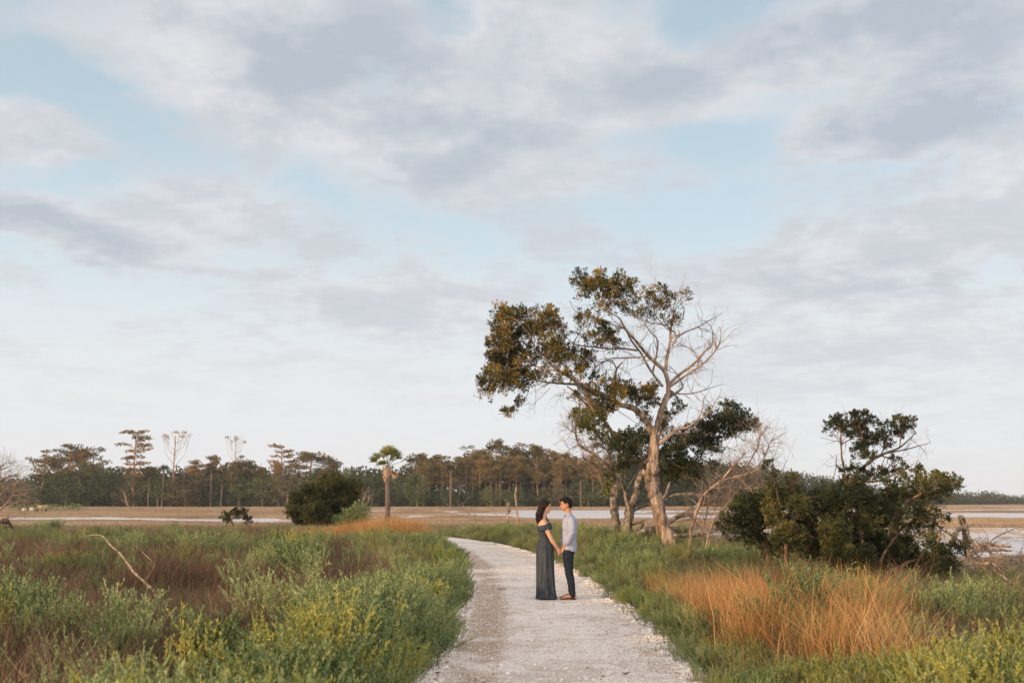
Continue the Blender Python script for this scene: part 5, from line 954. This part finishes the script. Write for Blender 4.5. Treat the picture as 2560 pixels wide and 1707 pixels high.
def rem(o, vox, sm=4, fac=.5, disp=None):
    m_ = o.modifiers.new('join', 'REMESH'); m_.mode = 'VOXEL'; m_.voxel_size = vox; m_.use_smooth_shade = True
    if sm: q = o.modifiers.new('smooth', 'SMOOTH'); q.factor = fac; q.iterations = sm
    if disp:
        for (st, sz) in disp:
            tx = bpy.data.textures.new(o.name + '_folds', 'CLOUDS'); tx.noise_scale = sz; d_ = o.modifiers.new('folds', 'DISPLACE'); d_.texture = tx; d_.strength = st; d_.mid_level = .5; d_.texture_coords = 'LOCAL'
    return o
def rot_y(a): return np.array([[math.cos(a), 0, math.sin(a)], [0, 1, 0], [-math.sin(a), 0, math.cos(a)]])
def head(mb, c, s, pitch=0.0, fem=False):
    # c: middle of the cranium; face towards +x; s: scale; built in head space then tipped by pitch (down = +)
    h = MB(); j = .94 if fem else 1.0
    h.ellipsoid((-.008, 0, .012), (.098, .076, .092)); h.ellipsoid((.018, 0, -.035), (.074, .064 * j, .078)); h.ellipsoid((.045, 0, -.072), (.044 * j, .046 * j, .040)); h.ellipsoid((.077, 0, -.094), (.019, .022 * j, .018))
    h.ellipsoid((.068, 0, .034), (.026, .052, .042)); h.ellipsoid((.074, 0, .010), (.018, .044, .012))                     # forehead, brow
    for sy in (-1, 1): h.ellipsoid((.056, .036 * sy, -.024), (.028, .022, .020)); h.tube([(.030, .052 * sy, -.055), (.066, .020 * sy, -.090)], [.018, .015], 8, round_caps=True)
    h.tube([(.086, 0, .004), (.098, 0, -.016), (.101, 0, -.030)], [.009, .0095, .0105], 10, round_caps=True); h.ellipsoid((.095, .009, -.036), (.009, .008, .007)); h.ellipsoid((.095, -.009, -.036), (.009, .008, .007))
    h.ellipsoid((.089, 0, -.055), (.012, .021, .0075)); h.ellipsoid((.087, 0, -.066), (.012, .018, .0085))                 # lips
    for sy in (-1, 1):
        h.ellipsoid((-.006, .074 * sy, -.014), (.018, .008, .030), rot=rot_y(.15)); h.ellipsoid((-.004, .078 * sy, -.004), (.015, .008, .020)); h.ellipsoid((0, .074 * sy, -.038), (.009, .007, .010))
    Rm = rot_y(pitch)
    for v in h.v: v[:] = (v * s) @ Rm.T + np.asarray(c)
    for v, f in [(h.v, h.f)]:
        off = mb.n
        for a in v: mb.v.append(a)
        for a in f: mb.f.append(a + off)
        mb.n += h.n
    return lambda p: (np.asarray(p) * s) @ Rm.T + np.asarray(c)
def hand(mb, wrist, fwd, side, palm, s, curls, thumb_side=1, curl=.55):
    # wrist point, direction to the fingers, direction across the knuckles, palm normal (towards the palm side)
    f = np.array(fwd, float); f /= np.linalg.norm(f); sd_ = np.array(side, float); sd_ -= f * np.dot(sd_, f); sd_ /= np.linalg.norm(sd_); pn = np.array(palm, float); pn -= f * np.dot(pn, f) + sd_ * np.dot(pn, sd_); pn /= np.linalg.norm(pn)
    w0 = np.array(wrist, float)
    for q in (-1, -.33, .33, 1): mb.tube([w0 + sd_ * .014 * q * s, w0 + f * .045 * s + sd_ * .024 * q * s, w0 + f * .088 * s + sd_ * .031 * q * s], [.014 * s, .0145 * s, .0115 * s], 8, round_caps=True)
    ln = [.062, .078, .084, .076]; off = [1.0, .33, -.33, -1.0]      # little .. index when side points to the little finger
    for q in range(4):
        p = w0 + f * (.088 - .006 * (abs(off[q]) > .9)) * s + sd_ * .031 * off[q] * s; a = .18; pts = [p]; L_ = ln[q] * s; cu = curl * curls[q]
        for seg in (.45, .31, .24): a += cu; pts.append(pts[-1] + (f * math.cos(a) + pn * math.sin(a)) * L_ * seg)
        mb.tube(pts, [.0105 * s, .0095 * s, .0088 * s, .0078 * s], 8, round_caps=True)
    p = w0 + f * .022 * s - sd_ * .024 * s; a1 = p + (f * .6 - sd_ * .65 + pn * .35) * .036 * s; a2 = a1 + (f * .85 - sd_ * .2 + pn * .45) * .034 * s; a3 = a2 + (f * .9 + sd_ * .1 + pn * .5) * .026 * s
    mb.tube([p, a1, a2, a3], [.015 * s, .0125 * s, .0105 * s, .0088 * s], 8, round_caps=True)
def face_bits(root, fr, hl):
    def bit(name, mat, items, parent=root):
        for (c, r) in items: a = MB(); a.ellipsoid((0, 0, 0), r, 7, 10); a.v = [v @ RM.T + fr(c) for v in a.v]; pb(a, name, mat, parent)
    RM = np.eye(3)
    for sy in (-1, 1):
        e = MB(); e.ellipsoid(fr((.0755, .030 * sy, -.006)), (.0095, .013, .0075), 8, 12); eo = pb(e, 'eye', EYW, root)
        e = MB(); e.ellipsoid(fr((.0835, .0305 * sy, -.006)), (.0035, .006, .006), 6, 10); pb(e, 'iris', EYE, eo)
        e = MB(); e.tube([fr((.086, .014 * sy, .012)), fr((.084, .032 * sy, .018)), fr((.066, .050 * sy, .012))], [.0032, .004, .002], 6); pb(e, 'eyebrow', BRW, root)
        e = MB(); e.tube([fr((.088, .018 * sy, .001)), fr((.085, .032 * sy, .003)), fr((.072, .044 * sy, -.003))], [.0018, .0028, .0016], 6); pb(e, 'eyelid', BRW, root)
    e = MB(); e.tube([fr((.088, -.019, -.061)), fr((.0985, -.009, -.0575)), fr((.1005, 0, -.059)), fr((.0985, .009, -.0575)), fr((.088, .019, -.061))], [.0025, .005, .0055, .005, .0025], 8); pb(e, 'lips', LIP, root)
def foot(mb, heel, toe, y, s=1.0, z0=.02):
    hx, tx = heel, toe; d = tx - hx
    mb.tube([(hx + .02 * d / abs(d), y, z0 + .035), (hx + d * .35, y, z0 + .042), (hx + d * .62, y, z0 + .030), (hx + d * .82, y, z0 + .018)], [.034, .036, .034, .022], 12, round_caps=True, ell=1.0)
    mb.ellipsoid((hx + d * .72, y, z0 + .016), (abs(d) * .16, .044, .017))
    for q, yy_ in enumerate((-.034, -.017, 0, .016, .034)): 
        l_ = (.90, .94, .97, .99, 1.0)[q] if s > 0 else (1.0, .99, .97, .94, .90)[q]
        mb.tube([(hx + d * .80, y + yy_ * .9, z0 + .016), (hx + d * l_, y + yy_, z0 + .010)], [.011, .0095], 8, round_caps=True)
G0 = .028
# woman: local +x is the way she faces
wp = P(1364.5, 1493, 17.15)
W = empty('person', (wp[0], 17.25, G0), 'woman with long dark hair in an off shoulder grey maxi dress', 'person')
def pb(mb, name, mat, root): o = mb.build(name, mat, None); o.parent = root; return o      # children modelled in the person's own space
b = MB(); hfr = head(b, (.004, 0, 1.622), .97, .20, True)
b.loft([(1.02, -.01, 0, .085, .13, 0), (1.10, -.008, 0, .080, .118, 0), (1.20, -.022, 0, .100, .135, 0), (1.28, -.03, 0, .098, .15, 0), (1.335, -.038, 0, .080, .150, 0), (1.372, -.040, 0, .055, .105, 0), (1.40, -.036, 0, .042, .055, 0)], 24, 2.2)
cap(b, [(-.038, 0, 1.36), (-.028, 0, 1.43), (-.008, 0, 1.50), (.008, 0, 1.56)], [.056, .047, .045, .048])
for sy in (-1, 1):
    cap(b, [(-.040, .03 * sy, 1.375), (-.036, .09 * sy, 1.362), (-.03, .150 * sy, 1.330)], [.034, .036, .044])
    b.ellipsoid((.055, .07 * sy, 1.215), (.055, .06, .058))
# near arm (camera side, -y) and far arm
cap(b, [(-.030, -.160, 1.325), (.012, -.185, 1.24), (.052, -.190, 1.15), (.088, -.182, 1.075)], [.046, .043, .039, .035]); cap(b, [(.088, -.182, 1.075), (.125, -.165, 1.01), (.175, -.135, .94), (.215, -.105, .885)], [.035, .036, .029, .0225])
cap(b, [(-.020, .160, 1.325), (.02, .195, 1.24), (.045, .20, 1.16), (.07, .195, 1.085)], [.046, .043, .039, .035]); cap(b, [(.07, .195, 1.085), (.115, .18, 1.01), (.16, .155, .95), (.195, .13, .895)], [.035, .036, .029, .0225])
hand(b, (.215, -.105, .885), (.55, .15, -1), (-.6, -.5, -.35), (.45, .85, 0), .95, (1.0, 1.0, .95, .8), curl=.42)
hand(b, (.195, .13, .895), (.5, -.15, -1), (-.6, .5, -.35), (.45, -.85, 0), .95, (1.0, 1.0, .95, .8), curl=.42)
cap(b, [(-.005, 0, 1.04), (-.005, 0, .9)], [.080, .11]); 
for sy in (-1, 1): cap(b, [(-.01, .07 * sy, .90), (.01, .075 * sy, .50), (-.02, .075 * sy, .10)], [.085, .058, .036]); foot(b, -.06, .155, .075 * sy, sy)
rem(pb(b, 'body', SKW, W), .0055, 3)
face_bits(W, hfr, 0)
for o in list(W.children) : pass
# skirt: a long gathered tube, folds fan towards the hem
def skf(ang, q, z):
    a = np.clip((1.12 - z) / 1.1, 0, 1); return (np.sin(ang * 8 + .6 + 1.5 * math.sin(z * 2.1)) * .048 + np.sin(ang * 17 + 2 * z) * .014 + np.sin(ang * 5 - 1.1) * .035) * (.35 + a * 1.3)
sk = MB(); SKR = [(1.125, -.004, 0, .086, .122, 0), (1.10, -.002, 0, .092, .130, 0), (1.05, 0, 0, .112, .146, 0), (.98, .0, 0, .136, .170, 0), (.90, -.004, 0, .148, .182, 0), (.80, -.004, 0, .150, .186, 0), (.65, -.003, 0, .149, .184, 0), (.50, .0, 0, .150, .184, 0), (.35, .004, 0, .152, .188, 0), (.20, .008, 0, .156, .194, 0), (.10, .012, 0, .163, .202, 0), (.045, .016, 0, .172, .212, 0), (.022, .018, 0, .180, .218, 0)]
zz = np.concatenate([np.linspace(1.125, .05, 60), [.032, .018]]); arr = np.array(SKR)[::-1]
rr_ = [tuple([z_] + [float(np.interp(z_, arr[:, 0], arr[:, c])) for c in range(1, 6)]) for z_ in zz]
sk.loft(rr_, 132, 2.1, False, skf); o = pb(sk, 'skirt', DRS, W); s_m = o.modifiers.new('thick', 'SOLIDIFY'); s_m.thickness = .004
bd = MB(); bf = lambda ang, q, z: np.sin(ang * 21 + 3 * z) * .018 + np.sin(ang * 13) * .014
zz = np.linspace(1.118, 1.31, 22); ar = np.array([(1.118, -.004, 0, .092, .13, 0), (1.14, -.006, 0, .104, .145, 0), (1.18, -.004, 0, .116, .155, .02), (1.23, -.006, 0, .122, .160, .10), (1.27, -.014, 0, .118, .166, .22), (1.31, -.024, 0, .105, .17, .32)])
bd.loft([tuple([z_] + [float(np.interp(z_, ar[:, 0], ar[:, c])) for c in range(1, 6)]) for z_ in zz], 96, 2.2, False, bf); o = pb(bd, 'bodice', DRP, W); o.modifiers.new('thick', 'SOLIDIFY').thickness = .005
rf_ = MB(); ff = lambda ang, q, z: np.sin(ang * 26 + q * .15) * .022 * (1 + .5 * math.sin(q * .5)) + np.sin(ang * 11 + 1) * .012
rf_.loft([(1.205 + .1 * u_, -.004 - .018 * u_, 0, .128 + .012 * math.sin(u_ * 3.1) - .018 * u_, .232 - .012 * u_ + .012 * math.sin(u_ * 3.1), .10 + .18 * u_) for u_ in np.linspace(0, 1, 14)], 120, 2.3, False, ff); o = pb(rf_, 'shoulder_ruffle', DRP, W); o.modifiers.new('thick', 'SOLIDIFY').thickness = .006
wb = MB(); wb.loft([(1.105, -.003, 0, .100, .138, 0), (1.115, -.003, 0, .104, .142, 0), (1.125, -.003, 0, .100, .139, 0)], 60, 2.1, False); o = pb(wb, 'waistband', DRP, W); o.modifiers.new('thick', 'SOLIDIFY').thickness = .006
# hair
h = MB(); H = lambda p: hfr(p)
h.ellipsoid(H((-.030, 0, .030)), (.100, .088, .093)); h.ellipsoid(H((.018, 0, .068)), (.062, .066, .044)); h.ellipsoid(H((-.062, 0, -.03)), (.064, .082, .085))
for sy in (-1, 1): h.tube([H((.052, .030 * sy, .078)), H((.040, .066 * sy, .045)), H((.014, .080 * sy, .010)), H((-.028, .082 * sy, -.02))], [.018, .018, .018, .02], 8, round_caps=True)
rh = np.random.default_rng(3)
for q in range(22):
    an = math.pi * (.35 + 1.3 * q / 21); y0_ = math.sin(an) * .070; x0_ = -.035 + math.cos(an) * .055; k_ = rh.uniform(-1, 1)
    pts = [H((x0_, y0_, .0)), (x0_ - .035, y0_ * 1.0, 1.545), (x0_ - .055 - .01 * k_, y0_ * .95 - .012 * k_, 1.475), (x0_ - .062 + .012 * k_, y0_ * .9, 1.41), (x0_ - .055 - .012 * k_, y0_ * .85, 1.365 + rh.uniform(-.02, .02)), (x0_ - .062, y0_ * .8, 1.335 + rh.uniform(-.03, .03))]
    h.tube(pts, [.028, .027, .025, .021, .014, .005], 8, round_caps=True)
h.tube([H((.0, .078, -.02)), (.0, .085, 1.50), (.02, .08, 1.42), (.055, .07, 1.365), (.07, .065, 1.36)], [.024, .024, .02, .013, .006], 8, round_caps=True)
rem(pb(h, 'hair', HRW, W), .005, 2, .4, [(.010, .03)])
for sy in (-1, 1):
    s1 = MB(); s1.box((.05, .075 * sy, .010), (.115, .038, .008)); sl = pb(s1, 'sandal', RED, W); s1.v = []
    s2 = MB(); s2.tube([(.09, .036 * sy, .02), (.085, .055 * sy, .058), (.08, .075 * sy, .064), (.085, .095 * sy, .058), (.09, .114 * sy, .02)], [.010] * 5, 8, ell=.5); q_ = pb(s2, 'strap', RED, sl)
# man: modelled facing +x, then turned to face her
mp_ = P(1425.2, 1493, 17.2)
Mn = empty('person', (mp_[0], 17.3, G0), 'man with short black hair in a pale blue shirt and dark jeans, facing the woman', 'person'); Mn.rotation_euler = (0, 0, math.pi); Mn.scale = (.955, .955, .955); W.scale = (.952, .952, .952)
b = MB(); hfm = head(b, (.048, 0, 1.660), 1.03, .16)
b.loft([(.86, .02, 0, .085, .13, 0), (1.0, .01, 0, .11, .15, 0), (1.15, 0, 0, .115, .155, 0), (1.30, -.01, 0, .12, .175, 0), (1.38, -.015, 0, .11, .18, 0), (1.43, -.012, 0, .08, .13, 0), (1.46, -.005, 0, .055, .07, 0)], 24, 2.2)
cap(b, [(-.006, 0, 1.42), (.008, 0, 1.50), (.028, 0, 1.56), (.04, 0, 1.60)], [.066, .058, .056, .058])
for sy in (-1, 1):
    cap(b, [(-.02, .08 * sy, 1.42), (-.03, .185 * sy, 1.39), (-.038, .225 * sy, 1.28), (-.04, .235 * sy, 1.16)], [.05, .052, .046, .04])
    cap(b, [(-.04, .235 * sy, 1.16), (.01, .215 * sy, 1.07), (.07, .165 * sy, .97), (.110, .125 * sy, .905)], [.042, .042, .036, .028])
    hand(b, (.112, .124 * sy, .902), (.62, -.18 * sy, -1), (-.75, .35 * sy, -.4), (.30, -.9 * sy, 0), 1.05, (1.0, 1.0, 1.0, .9), curl=.5)
    cap(b, [(.01, .080 * sy, .86), (.014, .092 * sy, .56), (-.022, .10 * sy, .32), (-.044, .10 * sy, .10), (-.04, .10 * sy, .06)], [.070, .046, .036, .034, .034]); foot(b, -.105, .165, .10 * sy, sy)
rem(pb(b, 'body', SKM, Mn), .0055, 3); face_bits(Mn, hfm, 0)
sh = MB(); wr = lambda ang, q, z: np.sin(ang * 7 + z * 22) * .014 + np.sin(ang * 4 - z * 31) * .012
zz = np.linspace(.845, 1.455, 40); ar = np.array([(.845, .012, 0, .132, .176, .30), (.90, .010, 0, .138, .182, .20), (1.0, .012, 0, .142, .186, .06), (1.10, .008, 0, .140, .186, 0), (1.20, -.004, 0, .138, .190, 0), (1.30, -.012, 0, .138, .200, 0), (1.37, -.014, 0, .128, .205, 0), (1.41, -.014, 0, .105, .18, 0), (1.44, -.010, 0, .082, .12, 0), (1.455, -.006, 0, .070, .085, 0)])
sh.loft([tuple([z_] + [float(np.interp(z_, ar[:, 0], ar[:, c])) for c in range(1, 6)]) for z_ in zz], 48, 2.3, True, wr)
for sy in (-1, 1):
    cap(sh, [(-.02, .11 * sy, 1.405), (-.028, .19 * sy, 1.375), (-.034, .232 * sy, 1.27), (-.036, .242 * sy, 1.16)], [.062, .072, .068, .064]); cap(sh, [(-.036, .242 * sy, 1.165), (-.012, .235 * sy, 1.11), (.025, .205 * sy, 1.035), (.050, .188 * sy, .99)], [.064, .064, .058, .056])
rem(pb(sh, 'shirt', SHT, Mn), .007, 3, .5, [(.022, .09), (.008, .03)])
for sy in (-1, 1):
    cf = MB(); cf.tube([(.036, .198 * sy, 1.015), (.046, .190 * sy, .998), (.058, .182 * sy, .978)], [.060, .0615, .059], 20, .03, False); o = pb(cf, 'cuff', SHT, Mn); o.modifiers.new('thick', 'SOLIDIFY').thickness = .008
co = MB(); co.loft([(1.44, -.004, 0, .078, .082, .10), (1.475, .004, 0, .073, .074, .16), (1.505, .010, 0, .069, .068, .20)], 40, 2, False); co.tube([(.074, .012, 1.455), (.092, .040, 1.432), (.082, .055, 1.462)], [.010, .012, .008], 6, ell=.5); co.tube([(.074, -.012, 1.455), (.092, -.040, 1.432), (.082, -.055, 1.462)], [.010, .012, .008], 6, ell=.5); o = pb(co, 'collar', SHT, Mn); o.modifiers.new('thick', 'SOLIDIFY').thickness = .006
for q in range(6): bt = MB(); bt.ellipsoid((.142 - .006 * abs(q - 1), 0, 1.36 - q * .085), (.006, .006, .006), 5, 8); pb(bt, 'button', EYW, Mn)
jn = MB(); jn.loft([(.79, .02, 0, .112, .165, 0), (.84, .02, 0, .118, .168, 0), (.90, .02, 0, .116, .165, 0), (.98, .012, 0, .110, .16, 0)], 28, 2.3)
for sy in (-1, 1): cap(jn, [(.020, .082 * sy, .84), (.022, .090 * sy, .70), (.016, .095 * sy, .55), (.010, .098 * sy, .47), (-.022, .10 * sy, .32), (-.040, .10 * sy, .18), (-.044, .10 * sy, .085)], [.100, .090, .076, .072, .064, .056, .056], 18)
rem(pb(jn, 'jeans', JNS, Mn), .007, 3, .5, [(.020, .07), (.012, .035)])
h = MB(); H = lambda p: hfm(p)
h.ellipsoid(H((-.022, 0, .030)), (.102, .084, .090)); h.ellipsoid(H((.022, 0, .074)), (.070, .066, .036)); h.ellipsoid(H((-.058, 0, -.022)), (.056, .074, .066)); h.tube([H((.058, -.040, .082)), H((.078, 0, .078)), H((.058, .040, .082))], [.020, .026, .020], 8, round_caps=True)
for sy in (-1, 1): h.tube([H((.046, .060 * sy, .055)), H((.018, .078 * sy, .025)), H((.014, .080 * sy, .0))], [.016, .014, .008], 8, round_caps=True)
for q in range(60): v = rh.normal(size=3); v[2] = abs(v[2]); v /= np.linalg.norm(v); c = np.array([-.005, 0, .045]) + v * np.array([.085, .072, .062]); h.tube([H(c), H(c + v * .02 + np.array([.012, 0, .004]))], [.010, .004], 5, round_caps=True)
rem(pb(h, 'hair', HRM, Mn), .0045, 2, .4)
for sy in (-1, 1):
    s1 = MB(); s1.tube([(-.10, .10 * sy, .008), (.0, .10 * sy, .008), (.08, .10 * sy, .008), (.17, .10 * sy, .008)], [.036, .040, .048, .040], 16, ell=1); s1.v = [np.stack([v[:, 0], v[:, 1], .010 + (v[:, 2] - .008) * .25], -1) for v in s1.v]; sl = pb(s1, 'sandal', TNS, Mn)
    s2 = MB(); s2.tube([(.06, .058 * sy, .02), (.085, .078 * sy, .052), (.115, .098 * sy, .046)], [.007] * 3, 8); pb(s2, 'strap', BRN, sl); s2 = MB(); s2.tube([(.06, .142 * sy, .02), (.085, .122 * sy, .052), (.115, .102 * sy, .046)], [.007] * 3, 8); pb(s2, 'strap', BRN, sl)
# dead leaves and twigs on the path
def litter(px, py, ln, an, label, cat, mat, w_=.25):
    x_, y_ = g_at(px, py); a = MB(); d_ = np.array([math.cos(an), math.sin(an), 0]); q_ = np.array([-d_[1], d_[0], 0]); c = np.array([x_, y_, .040])
    if cat == 'twig': a.tube([c - d_ * ln / 2, c + q_ * .01, c + d_ * ln / 2], [.006, .005, .003], 6)
    else:
        us = np.linspace(0, 1, 7); V = []
        for u_ in us:
            hw = ln * w_ * math.sin(math.pi * min(.97, u_ + .03)) ** .8
            for sd_, zz_ in ((-1, .012), (0, 0), (1, .012)): V.append(c + d_ * (u_ - .5) * ln + q_ * sd_ * hw + np.array([0, 0, zz_ * hw / ln * 4 + .02 * (u_ - .5) ** 2 * 4]))
        a.add(V, [[r_ * 3 + k_, r_ * 3 + k_ + 1, r_ * 3 + k_ + 4, r_ * 3 + k_ + 3] for r_ in range(6) for k_ in range(2)])
    o = a.build('leaf' if cat == 'leaf' else 'twig', mat); tag(o, label, cat)
    if cat == 'leaf': o.modifiers.new('thick', 'SOLIDIFY').thickness = .002
LFM = flat_mat('dead_leaf', (.17, .07, .045), .7)
litter(1565, 1696, .095, .5, 'curled brown leaf on the right side of the path, nearest the bottom of the photo', 'leaf', LFM)
litter(1094, 1694, .06, 0, 'small brown leaf on the left edge of the path near the bottom', 'leaf', LFM); litter(1256, 1477, .16, .03, 'thin brown twig lying on the path left of the dress hem', 'twig', M['redbark'])

# ------------------------------------------------------------------ haze: thin evening air over the whole marsh
hz = MB(); hz.box((0, 600, 29.0), (2600, 1500, 30.6)); m, t, o_ = mat_base('haze'); v = t.nodes.new('ShaderNodeVolumePrincipled'); v.inputs['Color'].default_value = (.86, .90, .97, 1); v.inputs['Density'].default_value = .00016; v.inputs['Anisotropy'].default_value = .0
t.links.new(v.outputs[0], o_.inputs['Volume']); o = hz.build('haze', m, smooth=False); tag(o, 'thin evening haze over the marsh', 'haze', kind='stuff')
